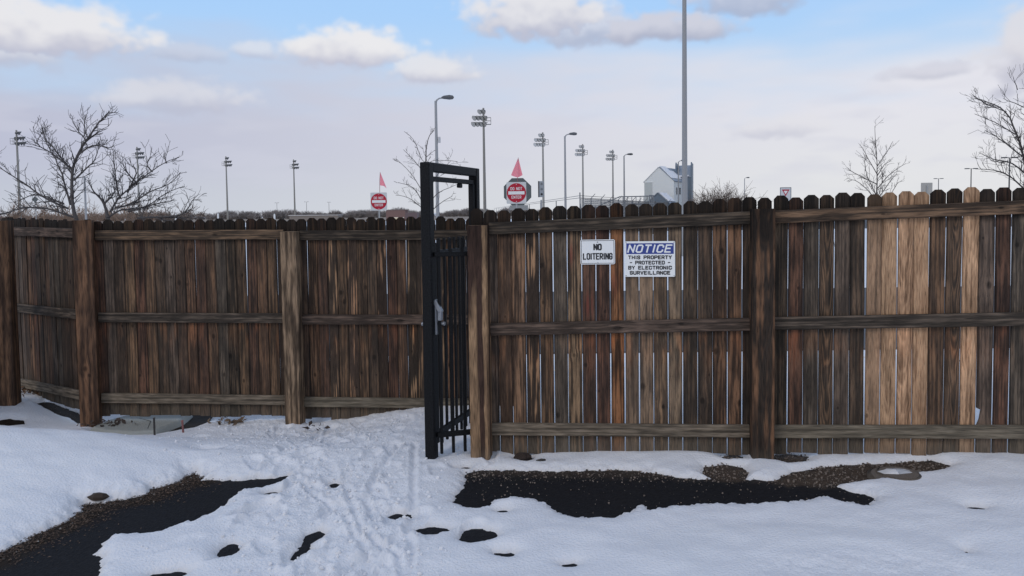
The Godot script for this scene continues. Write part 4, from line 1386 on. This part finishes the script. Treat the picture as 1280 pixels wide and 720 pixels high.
func build_signs() -> void:
	var white := paint(Color(.72, .73, .72), 0.5)
	var dull_white := paint(Color(.56, .57, .56), 0.7)
	var red := paint(Color(.40, .006, .026), 0.75)
	var pink := StandardMaterial3D.new()
	pink.albedo_color = Color(.95, .50, .56).linear_to_srgb()
	pink.roughness = 0.8
	pink.backlight_enabled = true
	pink.backlight = Color(1.0, .62, .68)
	var grey := paint(Color(.10, .115, .115), 0.55, 0.2)
	var rod := paint(Color(.25, .10, .10), 0.6)
	for k in 2:
		var spot: Vector3 = [Vector3(-6.2, 0, -36), Vector3(0.2, 0, -30)][k]
		var mid: float = [2.37, 2.54][k]
		var t := road_sign("do_not_enter_sign", ["left round red DO NOT ENTER sign on white plate with a pink pennant", "right round red DO NOT ENTER sign before a grey octagon, pink flag folded"][k], spot, 0.76, mid + 0.36)
		put("plate", plate(0.77, 0.84, 0.012, 0.04), dull_white, t).position.y = mid
		var st := begin()
		disc(st, Vector3(0, mid, 0.012), 0.376, 0.004, 36)
		put("red_disc", st, red, t)
		st = begin()
		box(st, Vector3(0, mid, 0.018), Vector3(0.63, 0.125, 0.004))
		put("bar", st, white, t)
		put("lettering", lettering("DO NOT", 0.46, 0.118, 0.0165), white, t).position = Vector3(0, mid + 0.165, 0.0175)
		put("lettering", lettering("ENTER", 0.38, 0.118, 0.0165), white, t).position = Vector3(0, mid - 0.165, 0.0175)
		st = begin()
		for y in [-0.33, 0.33]: disc(st, Vector3(0, mid + y, 0.0165), 0.015, 0.008, 8)
		put("bolt", st, white, t)
		st = begin()
		tube(st, [Vector3(0.05, mid + 0.36, -0.01), Vector3(0.06, mid + 1.0, -0.02), Vector3(0.09, mid + 1.37, -0.02)], [0.012, 0.012, 0.010], 6)
		put("flag_rod", st, rod, t)
		st = begin()
		if k == 0:
			for z in [-0.002, 0.002]:
				outward(st, [Vector3(0.09, mid + 1.37, z - 0.02), Vector3(0.07, mid + 0.75, z - 0.02), Vector3(0.26, mid + 0.72, z + 0.03)], Vector3(0.1, mid + 1, -z * 100))
				outward(st, [Vector3(0.09, mid + 1.37, z - 0.02), Vector3(0.26, mid + 0.72, z + 0.03), Vector3(0.38, mid + 0.60, z - 0.02)], Vector3(0.1, mid + 1, -z * 100))
		else:
			for z in [-0.002, 0.002]:
				for s in [[-0.20, -0.10], [-0.10, 0.06], [0.06, 0.16], [0.16, 0.25]]:
					var low := func(x: float) -> Vector3: return Vector3(x, mid + 0.70 - 0.12 * (1.0 - absf(x - 0.03) * 4.0), z + 0.03 * sin(x * 30.0))
					outward(st, [Vector3(0.09, mid + 1.37, z - 0.02), low.call(s[0]), low.call(s[1])], Vector3(0.1, mid + 1, -z * 100))
		put("flag", st, pink, t)
	# the back of an eight-sided sign behind the right-hand one
	var o := road_sign("octagonal_sign", "unpainted grey back of an eight-sided sign behind the right red sign", Vector3(0.26, 0, -31.6), 0.9, 2.6, 0.0)
	var st2 := begin()
	for k in 8:
		var a := Vector3(cos(TAU * (k + 0.5) / 8), sin(TAU * (k + 0.5) / 8), 0) * 0.61
		var b := Vector3(cos(TAU * (k + 1.5) / 8), sin(TAU * (k + 1.5) / 8), 0) * 0.61
		for z in [0.0, 0.01]: outward(st2, [Vector3(0, 0, z), a + Vector3(0, 0, z), b + Vector3(0, 0, z)], Vector3(0, 0, 0.005))
		outward(st2, [a, b, b + Vector3(0, 0, .01), a + Vector3(0, 0, .01)], Vector3.ZERO)
	put("plate", st2, grey, o).position = Vector3(0, 2.62, 0)
	st2 = begin()
	box(st2, Vector3(0.05, 1.97, 0.02), Vector3(0.75, 0.2, 0.02), Basis(), 0.004)
	put("lower_plate", st2, paint(Color(.30, .31, .30), 0.5, 0.3), o)
	# a narrow three-lens signal beside the stadium lamp
	o = thing("traffic_signal", "narrow grey box signal on a pole, right of the right red sign", "signal", Vector3(1.27, 0, -33))
	st2 = begin()
	box(st2, Vector3(0.01, 1.0, 0), Vector3(0.075, 2.6, 0.07), Basis(), 0.008)
	put("pole", st2, paint(Color(.34, .35, .36), 0.5, 0.3), o)
	st2 = begin()
	box(st2, Vector3(0, 2.76, 0), Vector3(0.23, 0.68, 0.16), Basis(), 0.012)
	put("housing", st2, paint(Color(.30, .32, .34), 0.5), o)
	st2 = begin()
	box(st2, Vector3(-0.095, 2.76, 0.05), Vector3(0.05, 0.69, 0.08), Basis(), 0.006)
	put("visor", st2, paint(Color(.05, .052, .055), 0.6), o)
	for k in 3:
		st2 = begin()
		disc(st2, Vector3(0.03, 2.54 + k * 0.22, 0.08), 0.05, 0.006, 12)
		put("lens", st2, paint(Color(.02, .02, .022) if k == 0 else Color(.16, .17, .18), 0.3), o)
	# yield sign plate, blank back of a sign, small diamond sign
	o = road_sign("yield_sign", "small white square sign with a red and white yield triangle above the right fence", Vector3(17.82, 0, -50), 0.76, 2.8)
	put("plate", plate(0.74, 0.9, 0.01, 0.03), paint(Color(.55, .56, .57), 0.5), o).position.y = 2.72
	put("border", frame_line(0.72, 0.88, 0.035, 0.002), grey, o).position = Vector3(0, 2.72, 0.010)
	for k in 2:
		st2 = begin()
		var w: float = [0.25, 0.135][k]
		outward(st2, [Vector3(-w, w * 0.75, 0), Vector3(w, w * 0.75, 0), Vector3(0, -w, 0)], Vector3(0, 0, -1))
		put("triangle", st2, [red, white][k], o).position = Vector3(0, 2.84, 0.013 + k * 0.003)
	o = road_sign("sign_back", "blank beige back of a square sign above the right fence", Vector3(28.1, 0, -52), 0.76, 3.2)
	put("plate", plate(0.78, 0.82, 0.01, 0.02), paint(Color(.40, .385, .35), 0.6, 0.2), o).position = Vector3(0, 3.0, -0.08)
	o = road_sign("diamond_sign", "tiny dark diamond shaped sign at far left among the branches", Vector3(-43.3, 0, -70), 0.6, 3.5)
	var d := put("plate", plate(0.44, 0.44, 0.01, 0.03), grey, o)
	d.position.y = 3.5
	d.rotation.z = PI / 4


func build_beyond() -> void:
	var wall := paint(Color(.80, .82, .80), 0.7, 0.0, 0.3, 0.5)
	var trim := paint(Color(.78, .79, .78), 0.6)
	var blue := paint(Color(.150, .195, .245), 0.5, 0.1)
	var slate := paint(Color(.27, .31, .36), 0.55)
	var snow := paint(Color(.80, .80, .81), 0.8)
	var dark := paint(Color(.03, .035, .04), 0.25)
	var t := thing("gabled_building", "pale grey gabled building with a snowy roof beside the blue tower", "building", Vector3(21.1, -0.3, -110), -0.52)
	var gable := func(w: float, d: float, eave: float, apex: float) -> SurfaceTool:
		var st := begin()
		for z in [0.0, -d]:
			var s := 1.0 if z == 0.0 else -1.0
			outward(st, [Vector3(-w, 0, z), Vector3(w, 0, z), Vector3(w, eave, z), Vector3(-w, eave, z)], Vector3(0, 0, z - s))
			outward(st, [Vector3(-w, eave, z), Vector3(w, eave, z), Vector3(0, apex, z)], Vector3(0, 0, z - s))
		for s in [-1, 1]: outward(st, [Vector3(s * w, 0, 0), Vector3(s * w, eave, 0), Vector3(s * w, eave, -d), Vector3(s * w, 0, -d)], Vector3.ZERO)
		return st
	var pitch := func(w: float, d: float, eave: float, apex: float, s: int, thick: float, over: float) -> SurfaceTool:
		var st := begin()
		var run := Vector2(w, apex - eave)
		var len_ := run.length() + over
		var slope := atan2(apex - eave, w)
		var up := Vector3(s * sin(slope), cos(slope), 0)
		var mid := Vector3(0, apex, -d / 2) + Vector3(s * cos(slope), -sin(slope), 0) * len_ / 2 + up * (thick / 2 + 0.01)
		box(st, mid, Vector3(len_, thick, d + over), Basis(Vector3.BACK, -s * slope), 0.01)
		return st
	put("wall", gable.call(2.2, 9.0, 6.15, 8.2), wall, t)
	put("roof", pitch.call(2.2, 9.0, 6.15, 8.2, -1, 0.10, 0.12), trim, t)
	var roof := put("roof", pitch.call(2.2, 9.0, 6.15, 8.2, 1, 0.10, 0.12), slate, t)
	for k in 3:
		var sn := begin()
		var slope := atan2(2.05, 2.2)
		box(sn, Vector3(0.35 + k * 0.62, 8.2 - (0.35 + k * 0.62) * 0.932 + 0.20, -1.6 - k * 0.7), Vector3(0.95, 0.09, [2.6, 4.4, 6.2][k]), Basis(Vector3.BACK, -slope), 0.03)
		put("snow_patch", sn, snow, roof)
	for k in 3:
		var st := begin()
		box(st, Vector3(2.205, 4.8, -1.2 - k * 1.5), Vector3(0.05, 1.1, 0.7))
		var f := put("window", st, trim, t)
		st = begin()
		box(st, Vector3(2.235, 4.8, -1.2 - k * 1.5), Vector3(0.02, 0.96, 0.56))
		put("pane", st, dark, f)
	var ins := begin()
	box(ins, Vector3(-1.55, 3.05, 0.02), Vector3(1.15, 6.1, 0.06))
	put("wall_panel", ins, paint(Color(.56, .59, .57), 0.7), t)
	ins = begin()
	box(ins, Vector3(-0.96, 3.05, 0.04), Vector3(0.06, 6.1, 0.05))
	box(ins, Vector3(-1.55, 6.1, 0.04), Vector3(1.2, 0.08, 0.06))
	put("trim", ins, trim, t)
	# blue tower: two side walls standing above a sloping roof
	t = thing("blue_tower", "narrow blue metal tower with raised side walls behind the tall mast", "tower", Vector3(25.3, -0.3, -113.0), -0.32)
	var body := begin()
	box(body, Vector3(0, 3.45, -1.1), Vector3(2.0, 6.9, 2.2))
	put("wall", body, blue, t)
	for s in [-1, 1]:
		var st := begin()
		var x0: float = s * 1.01
		var x1: float = s * 1.20
		var p := [Vector2(0.05, 0), Vector2(0.05, 8.6), Vector2(-0.2, 9.05), Vector2(-0.45, 8.9), Vector2(-2.25, 8.9), Vector2(-2.25, 0)]
		for k in 6:
			var a: Vector2 = p[k]
			var b: Vector2 = p[(k + 1) % 6]
			outward(st, [Vector3(x0, a.y, a.x), Vector3(x1, a.y, a.x), Vector3(x1, b.y, b.x), Vector3(x0, b.y, b.x)], Vector3((x0 + x1) / 2, 4.4, -1.1))
		for k in range(1, 5):
			for x in [x0, x1]: outward(st, [Vector3(x, p[0].y, p[0].x), Vector3(x, p[k].y, p[k].x), Vector3(x, p[k + 1].y, p[k + 1].x)], Vector3((x0 + x1) / 2, 4.4, -1.1))
		put("side_wall", st, blue, t)
	var rf := begin()
	box(rf, Vector3(0, 7.75, -1.0), Vector3(2.0, 0.12, 2.75), Basis(Vector3.RIGHT, 0.72), 0.01)
	var tower_roof := put("roof", rf, slate, t)
	rf = begin()
	box(rf, Vector3(-0.1, 7.02, 0.05), Vector3(1.7, 0.22, 0.4), Basis(Vector3.BACK, 0.03), 0.06)
	put("snow_patch", rf, snow, tower_roof)
	for k in 6:
		rf = begin()
		box(rf, Vector3(-0.85 + k * 0.34, 3.4, 0.015), Vector3(0.035, 6.7, 0.03))
		put("seam", rf, blue, t)
	rf = begin()
	box(rf, Vector3(1.205, 5.3, -1.4), Vector3(0.02, 1.6, 0.25))
	put("window", rf, trim, t)
	# low gabled porch in front
	t = thing("gabled_porch", "low blue gable with one snowy roof slope in front of the pale building", "building", Vector3(19.8, -0.3, -104), -0.42)
	put("wall", gable.call(1.55, 4.0, 3.0, 4.4), blue, t)
	put("roof", pitch.call(1.55, 4.0, 3.0, 4.4, -1, 0.1, 0.2), slate, t)
	put("roof", pitch.call(1.55, 4.0, 3.0, 4.4, 1, 0.1, 0.2), slate, t)
	var sn2 := begin()
	box(sn2, Vector3(0.86, 3.86, -2.0), Vector3(1.75, 0.12, 4.1), Basis(Vector3.BACK, -atan2(1.4, 1.55)), 0.04)
	put("snow_patch", sn2, snow, t)
	# wire fence with barbed arms, cornering at the second street lamp
	var iron := paint(Color(.20, .205, .21), 0.6, 0.3)
	t = thing("wire_fence", "wire mesh fence with slanted barbed arms below the stadium lamps", "fence", Vector3(5.35, -0.3, -60))
	var far := Vector3(-10.5, 0, -170)
	var right := Vector3(17.0, 0, -47)
	var spots := []
	for k in 12: spots.append(far * k / 11.0)
	for k in range(1, 15): spots.append(right * k / 14.0)
	for q in spots.size():
		var p: Vector3 = spots[q]
		var st := begin()
		var h := 3.55 if q == 0 else 3.15
		tube(st, [p, p + Vector3(0, h, 0)], [0.05, 0.05], 6)
		if q > 11: tube(st, [p + Vector3(0, 3.13, 0), p + Vector3(0.32, 3.5, 0.2)], [0.035, 0.025], 5)
		put("post", st, iron, t)
	for y in [3.13, 3.3]:
		var st := begin()
		tube(st, [far + Vector3(0, y, 0), Vector3(0, y, 0), right + Vector3(0, y, 0)], [0.022, 0.022, 0.022], 5)
		put("top_rail" if y < 3.2 else "barbed_wire", st, iron, t)
	var mesh_wires := begin()
	for run: Vector3 in [right]:
		var len_ := run.length()
		for k in int(len_ / 0.16):
			for s in [-1, 1]:
				var a := run * (k * 0.16 / len_)
				var b := run * clampf((k * 0.16 + s * 1.6) / len_, 0.0, 1.0)
				tube(mesh_wires, [a + Vector3(0, 0.05, 0), b + Vector3(0, 3.1, 0)], [0.011, 0.011], 3)
	tag(put("mesh", mesh_wires, iron, t), "", "", "", "stuff")
	# curved railing of a ramp
	t = thing("railing", "grey curved railing of a ramp left of the pale building", "railing", Vector3(9.6, -0.3, -68))
	var curve := []
	for k in 15: curve.append(Vector3(0.5 + 1.75 * sin(k / 14.0 * PI * 0.85), 0, -1.6 + 2.2 * (1 - cos(k / 14.0 * PI * 0.85))) + Vector3(k * 0.06, 0, 0))
	for y in [2.35, 2.65, 3.35]:
		var st := begin()
		var up := [Vector3(-1.6, y - 0.75, -1.6), Vector3(0.2, y, -1.6)]
		for p in curve: up.append(p + Vector3(0, y, 0))
		var radii := []
		for p in up: radii.append(0.05)
		tube(st, up, radii, 5)
		put("rail", st, iron, t)
	for p in curve:
		var st := begin()
		tube(st, [p, p + Vector3(0, 3.35, 0)], [0.032, 0.032], 5)
		put("upright", st, iron, t)
	# far low buildings
	t = thing("brick_building", "far flat brown brick building right of the left red sign", "building", Vector3(-31.5, -0.3, -212))
	var st3 := begin()
	box(st3, Vector3(0, 1.5, 0), Vector3(5.2, 3.0, 6.0), Basis(), 0.02)
	put("wall", st3, paint(Color(.19, .115, .10), 0.85), t)
	st3 = begin()
	box(st3, Vector3(0, 3.06, 0), Vector3(5.4, 0.12, 6.2))
	put("roof", st3, paint(Color(.22, .17, .16), 0.8), t)
	st3 = begin()
	box(st3, Vector3(4.2, 1.15, 0.5), Vector3(3.2, 2.3, 5.0))
	put("low_wing", st3, paint(Color(.14, .10, .10), 0.85), t)
	t = thing("low_building", "far long low grey roofed building between the left red sign and the stadium lamp", "building", Vector3(-61.0, -0.3, -240))
	st3 = begin()
	box(st3, Vector3(0, 0.9, 0), Vector3(15, 1.8, 6.0))
	put("wall", st3, paint(Color(.28, .25, .23), 0.85), t)
	st3 = begin()
	box(st3, Vector3(0, 1.88, 0), Vector3(15.4, 0.16, 6.4))
	put("roof", st3, snow, t)
	t = thing("sun_tinted_shed", "tiny shed tinted sunlit yellow by the fence top right of the left red sign", "shed", Vector3(-22.2, -0.3, -150))
	st3 = begin()
	box(st3, Vector3(0, 0.62, 0), Vector3(2.0, 1.24, 2.0))
	put("wall", st3, paint(Color(.85, .72, .48), 0.8), t)  # distant sunlight is put into the yellow of wall and roof
	st3 = begin()
	box(st3, Vector3(0, 1.3, 0), Vector3(2.2, 0.12, 2.2))
	put("roof", st3, paint(Color(.8, .7, .55), 0.8), t)


# ---------------------------------------------------------------- small things on the ground
func build_small() -> void:
	var concrete := paint(Color(.33, .335, .305), 0.85, 0.0, 0.5, 3.0)
	# the concrete drain pan below the left fence
	var xs := steps(-4.2, -2.75, 0.02)
	var zs := steps(-7.9, -6.6, 0.02)
	var ys := PackedFloat32Array()
	var ring := PackedVector2Array([Vector2(-3.93, -7.02), Vector2(-3.90, -7.28), Vector2(-3.80, -7.48), Vector2(-3.62, -7.59), Vector2(-3.27, -7.63), Vector2(-3.20, -7.54), Vector2(-3.17, -7.25), Vector2(-3.23, -6.98), Vector2(-3.25, -6.88), Vector2(-3.45, -6.84), Vector2(-3.74, -6.91)])
	for z in zs:
		for x in xs:
			var d := from_edge(Vector2(x, z), ring)
			ys.append(bare(x, z) + 0.055 - soft((d + 0.02) / 0.05) * 0.09)
	var pan := thing("concrete_pan", "smooth grey concrete drain apron bare of snow below the left fence", "drain", Vector3.ZERO)
	put("slab", sheet_mesh(xs, zs, ys), concrete, pan)
	var st := begin()
	tube(st, [Vector3(-3.72, bare(-3.72, -7.40) + 0.05, -7.40), Vector3(-3.45, bare(-3.45, -7.20) + 0.057, -7.20), Vector3(-3.36, bare(-3.36, -6.95) + 0.055, -6.95)], [0.004, 0.004, 0.003], 5)
	put("joint", st, paint(Color(.08, .08, .075), 0.9), pan)
	# stakes
	var t := thing("stake", "short dark metal stake in the snow before the concrete apron", "stake", Vector3(-3.17, bare(-3.17, -6.68) - 0.03, -6.68))
	st = begin()
	box(st, Vector3(0, 0.12, 0), Vector3(0.016, 0.24, 0.010), Basis(), 0.002)
	put("shaft", st, paint(Color(.035, .032, .03), 0.7), t)
	st = begin()
	box(st, Vector3(0, 0.242, 0), Vector3(0.018, 0.006, 0.012), Basis(), 0.001)
	put("cap", st, paint(Color(.05, .045, .04), 0.7), t)
	t = thing("stake", "short faded red stake in the snow right of the dark one", "stake", Vector3(-2.97, bare(-2.97, -6.80) - 0.03, -6.80))
	st = begin()
	box(st, Vector3(0, 0.09, 0), Vector3(0.016, 0.19, 0.012), Basis(Vector3.BACK, 0.05), 0.002)
	put("shaft", st, paint(Color(.22, .09, .085), 0.7), t)
	st = begin()
	box(st, Vector3(-0.005, 0.19, 0), Vector3(0.018, 0.012, 0.014), Basis(Vector3.BACK, 0.05), 0.001)
	put("cap", st, paint(Color(.30, .12, .11), 0.7), t)
	# stones that can be told apart
	var rocks := [[Vector2(0.06, -5.60), Vector3(0.075, 0.05, 0.05), Color(.035, .022, .016), 12, "dark brown angular stone in the snow below the right fence, nearest the gate"], [Vector2(0.19, -5.49), Vector3(0.04, 0.02, 0.03), Color(.06, .055, .05), 13, "flat grey stone right of the dark brown stone"], [Vector2(-2.67, -6.08), Vector3(0.028, 0.022, 0.024), Color(.02, .018, .02), 14, "small black stone at the right foot of the smooth snow bank"], [Vector2(0.89, -5.47), Vector3(0.022, 0.016, 0.02), Color(.05, .04, .035), 15, "small pebble above the middle of the bare tarmac"], [Vector2(-2.72, -4.93), Vector3(0.07, 0.045, 0.05), Color(.06, .042, .03), 16, "brown clod at the left edge of the wet tarmac"]]
	for r: Array in rocks:
		var s := begin()
		s.append_from(stone_shape(r[3]), 0, Transform3D(Basis.from_euler(Vector3(0.2, r[3], 0.1)).scaled(r[1]), Vector3.ZERO))
		var o := put("stone", s, paint(r[2], 0.85, 0.0, 0.5, 9.0))
		tag(o, r[4], "stone")
		var p: Vector2 = r[0]
		o.position = Vector3(p.x, bare(p.x, p.y) + 0.035, p.y)
	# dead leaves blown together
	var rng := RandomNumberGenerator.new()
	rng.seed = 91
	var clumps := [[Vector2(-2.66, -7.12), 0.13, 26, "clump of dry tan leaves on the snow left of the second fence post"], [Vector2(-5.02, -7.93), 0.16, 60, "orange brown dry leaves heaped in the left fence corner"], [Vector2(-1.80, -6.85), 0.07, 9, "few dark leaves on the trodden snow right of the second fence post"], [Vector2(-3.84, -7.1), 0.12, 30, "dry leaves and twigs at the foot of the leftmost full fence post"]]
	for c: Array in clumps:
		var s := begin()
		for k in c[2]:
			var p: Vector2 = c[0] + Vector2(rng.randfn(0, 1) * c[1], rng.randfn(0, 0.4) * c[1])
			var a := rng.randf() * TAU
			var r := rng.randf_range(0.015, 0.04)
			var turn := Basis.from_euler(Vector3(rng.randfn(0, 0.6), a, rng.randfn(0, 0.6)))
			var at := Vector3(p.x, bare(p.x, p.y) + 0.055 + absf(rng.randfn(0, 0.02)), p.y)
			for q in [[Vector3(-r, 0, 0), Vector3(0, r * 0.25, r * 0.5), Vector3(r, 0, 0)], [Vector3(-r, 0, 0), Vector3(r, 0, 0), Vector3(0, r * 0.25, -r * 0.5)]]:
				outward(s, [at + turn * q[0], at + turn * q[1], at + turn * q[2]], at - Vector3.UP)
				outward(s, [at + turn * q[0] - turn.y * 0.001, at + turn * q[1] - turn.y * 0.001, at + turn * q[2] - turn.y * 0.001], at + Vector3.UP)
		tag(put("leaf_clump", s, paint(Color(.20, .115, .06) if c[2] == 60 else Color(.16, .11, .07) if c[2] == 26 else Color(.07, .05, .04), 0.85)), c[3], "leaves", "", "stuff")
	# round concrete cover at the end of the gravel
	var at := Vector2(2.53, -4.95)
	t = thing("concrete_cover", "round worn concrete cover with snow on it at the right end of the gravel", "cover", Vector3(at.x, bare(at.x, at.y) - 0.03, at.y))
	var wear := paint(Color(.165, .135, .108), 0.9, 0.0, 0.8, 4.0)
	st = begin()
	tube(st, [Vector3(0, 0, 0), Vector3(0, 0.045, 0), Vector3(0, 0.055, 0)], [0.205, 0.205, 0.18], 28)
	put("rim", st, wear, t)
	st = begin()
	tube(st, [Vector3(0, 0.05, -0.03), Vector3(0, 0.063, -0.03), Vector3(0, 0.066, -0.03)], [0.14, 0.135, 0.12], 28)
	put("lid", st, wear, t)
	var s2 := begin()
	s2.append_from(stone_shape(40), 0, Transform3D(Basis.from_euler(Vector3(0, 1.0, 0)).scaled(Vector3(0.13, 0.022, 0.06)), Vector3(-0.02, 0.066, -0.05)))
	put("snow_patch", s2, paint(Color(.80, .80, .81), 0.8), t)


# ---------------------------------------------------------------- sky
func srgb(r: float, g: float, b: float) -> Vector3:
	return Vector3(pow(r / 255.0, 2.2), pow(g / 255.0, 2.2), pow(b / 255.0, 2.2))


var cloud_noise := FastNoiseLite.new()
# cumulus clouds: compass direction, height, half width and half height in degrees, how thick, how grey
const CLOUDS := [
	[-31.0, 11.3, 6.6, 2.0, 1.0, 0.15], [-34.5, 10.2, 5.0, 1.5, 0.8, 0.3], [-23.5, 7.8, 4.2, 1.35, 0.6, 0.35], [-12.0, 11.6, 4.2, 1.6, 1.0, 0.08], [-5.8, 10.2, 2.9, 1.1, 0.85, 0.2], [-18.2, 11.3, 1.7, 0.7, 0.6, 0.2],
	[2.2, 14.2, 4.6, 2.4, 1.0, 0.25], [6.0, 13.0, 4.0, 1.4, 0.8, 0.6], [11.0, 12.7, 5.2, 1.15, 0.95, 0.75], [17.0, 14.6, 4.2, 1.7, 0.8, 0.75], [35.5, 9.2, 3.6, 3.6, 0.95, 0.45], [19.0, 5.6, 2.6, 0.9, 0.5, 0.35], [28.5, 8.6, 2.6, 0.55, 0.5, 0.9], [-33.0, 15.6, 3.0, 0.9, 0.6, 0.4], [-22.5, 10.9, 3.0, 0.7, 0.4, 0.6],
]


func sky_at(az: float, el: float) -> Vector3:
	# colour of the sky in a direction, degrees; az 0 is straight ahead of the fence
	var e := maxf(el, 0.0)
	var low_left := srgb(194, 200, 212).lerp(srgb(186, 190, 210), soft(e / 5.0))
	var low_right := srgb(226, 227, 229).lerp(srgb(227, 227, 235), soft(e / 8.0))
	var side := 0.5 - 0.5 * cos(deg_to_rad(clampf((az + 42.0) / 75.0 * 180.0, 0.0, 180.0))) if absf(az) < 90.0 else 0.5 + 0.0 * az
	if absf(az) >= 60.0: side = lerpf(side, 0.5, soft((absf(az) - 60.0) / 30.0))
	var c := low_left.lerp(low_right, side)
	var upper := srgb(186, 214, 244).lerp(srgb(168, 207, 250), soft((e - 9.0) / 6.0)).lerp(srgb(122, 165, 220), soft((e - 17.0) / 35.0)).lerp(srgb(92, 135, 198), soft((e - 45.0) / 45.0))
	var dir := Vector3(sin(deg_to_rad(az)) * cos(deg_to_rad(e)), sin(deg_to_rad(e)), -cos(deg_to_rad(az)) * cos(deg_to_rad(e)))
	var wisps := cloud_noise.get_noise_3dv(dir * Vector3(3.0, 14.0, 3.0))
	c = c.lerp(upper, soft((e - lerpf(6.4, 6.6, side) + wisps * 3.5) / 7.0))
	# thin grey sheets low down
	c = c.lerp(srgb(206, 208, 222), clampf(cloud_noise.get_noise_3dv(dir * Vector3(7.0, 34.0, 7.0) + Vector3(9, 0, 0)) * 0.9, 0.0, 0.35) * soft((11.0 - e) / 5.0) * soft(e / 3.0))
	# heaped clouds
	var fluff := cloud_noise.get_noise_3dv(dir * Vector3(16, 26, 16)) * 0.55 + cloud_noise.get_noise_3dv(dir * Vector3(44, 64, 44)) * 0.28
	var thick := 0.0
	var grey := 0.0
	var rise := 0.0
	if absf(az) < 48.0 and e < 24.0:
		for q in CLOUDS:
			var dx: float = (az - q[0]) / (q[2] * 1.35)
			var dy: float = (e - q[1]) / (q[3] * 1.4)
			if dy < 0.0: dy *= 1.5
			var d := dx * dx + dy * dy
			if d > 3.0: continue
			var h: float = (1.0 - sqrt(d)) * 1.1 + fluff * 0.9
			var k: float = q[4] * soft(h / 0.55)
			if k > thick:
				thick = k
				grey = q[5]
				rise = dy + fluff * 0.8
	var away := maxf(soft((absf(az) - 44.0) / 14.0), soft((e - 19.0) / 9.0))
	if away > 0.0:
		var field := cloud_noise.get_noise_3dv(dir / maxf(dir.y + 0.35, 0.2) * 2.6) + fluff * 0.35
		var k := away * soft((field + 0.10 - 0.12 * dir.z) / 0.3) if dir.z < 0.0 else away * soft((field + 0.10 + 0.35 * dir.z * (1.0 - dir.y)) / 0.3)
		if k > thick:
			thick = k
			grey = clampf(field * 1.2, 0.1, 0.7)
			rise = fluff
	if thick > 0.0:
		var lit := srgb(240, 238, 238).lerp(srgb(196, 196, 211), grey)
		var base := srgb(194, 195, 211).lerp(srgb(162, 167, 188), grey)
		c = c.lerp(base.lerp(lit, soft((rise + 0.65) / 1.0)), thick * 0.94)
	return c


func build_sky() -> ImageTexture:
	cloud_noise.noise_type = FastNoiseLite.TYPE_SIMPLEX_SMOOTH
	cloud_noise.seed = 12
	cloud_noise.frequency = 1.0
	cloud_noise.fractal_type = FastNoiseLite.FRACTAL_FBM
	cloud_noise.fractal_octaves = 4
	var coarse := Image.create_empty(720, 360, false, Image.FORMAT_RGBF)
	for y in 181:
		for x in 720:
			var az := (x + 0.5) / 2.0
			if az > 180.0: az -= 360.0
			var c := sky_at(az, 90.0 - (y + 0.5) / 2.0)
			coarse.set_pixel(x, y, Color(c.x, c.y, c.z))
	for y in range(181, 360):
		for x in 720: coarse.set_pixel(x, y, Color(.5, .52, .55))
	coarse.resize(2880, 1440, Image.INTERPOLATE_BILINEAR)
	for y in range(536, 722):
		for x in range(-352, 352):
			var c := sky_at((x + 0.5) / 8.0, 90.0 - (y + 0.5) / 8.0)
			coarse.set_pixel(posmod(x, 2880), y, Color(c.x, c.y, c.z))
	return ImageTexture.create_from_image(coarse)


func _ready() -> void:
	# --- camera: a man's eye height, the lens shifted down a little as a cropped photograph's is
	var camera := Camera3D.new()
	camera.name = "camera"
	camera.projection = Camera3D.PROJECTION_FRUSTUM
	camera.near = 0.05
	camera.far = 9000.0
	camera.size = 0.75 * camera.near
	camera.frustum_offset = Vector2(0, -47.0 / 960.0 * camera.near)
	camera.transform = Transform3D(Basis(Vector3.RIGHT, -0.05) * Basis(Vector3.BACK, -0.013), Vector3(0, 1.8, 0))
	camera.current = true
	add_child(camera)
	# --- sky, light and exposure
	var sky := Sky.new()
	var pano := PanoramaSkyMaterial.new()
	pano.panorama = build_sky()
	sky.sky_material = pano
	var env := Environment.new()
	env.background_mode = Environment.BG_SKY
	env.sky = sky
	env.tonemap_mode = Environment.TONE_MAPPER_LINEAR
	env.tonemap_exposure = 1.0
	env.sdfgi_enabled = true
	env.ssao_enabled = true
	env.ssil_enabled = true
	var world := WorldEnvironment.new()
	world.name = "world"
	world.environment = env
	add_child(world)
	var sun := DirectionalLight3D.new()
	sun.name = "sun"
	sun.light_color = Color(1.0, 0.95, 0.89)
	sun.light_energy = 0.2
	sun.light_angular_distance = 20.0
	sun.shadow_enabled = true
	sun.rotation_degrees = Vector3(-38, -40, 0)
	add_child(sun)
	var rough := noise_image(512, 512, 0.035, 3, 5)
	grain_tex = ImageTexture.create_from_image(rough)
	# --- the place
	build_ground()
	build_fences()
	build_gate()
	build_beyond()
	build_lamps()
	build_trees()
	build_signs()
	build_notices()
	build_small()
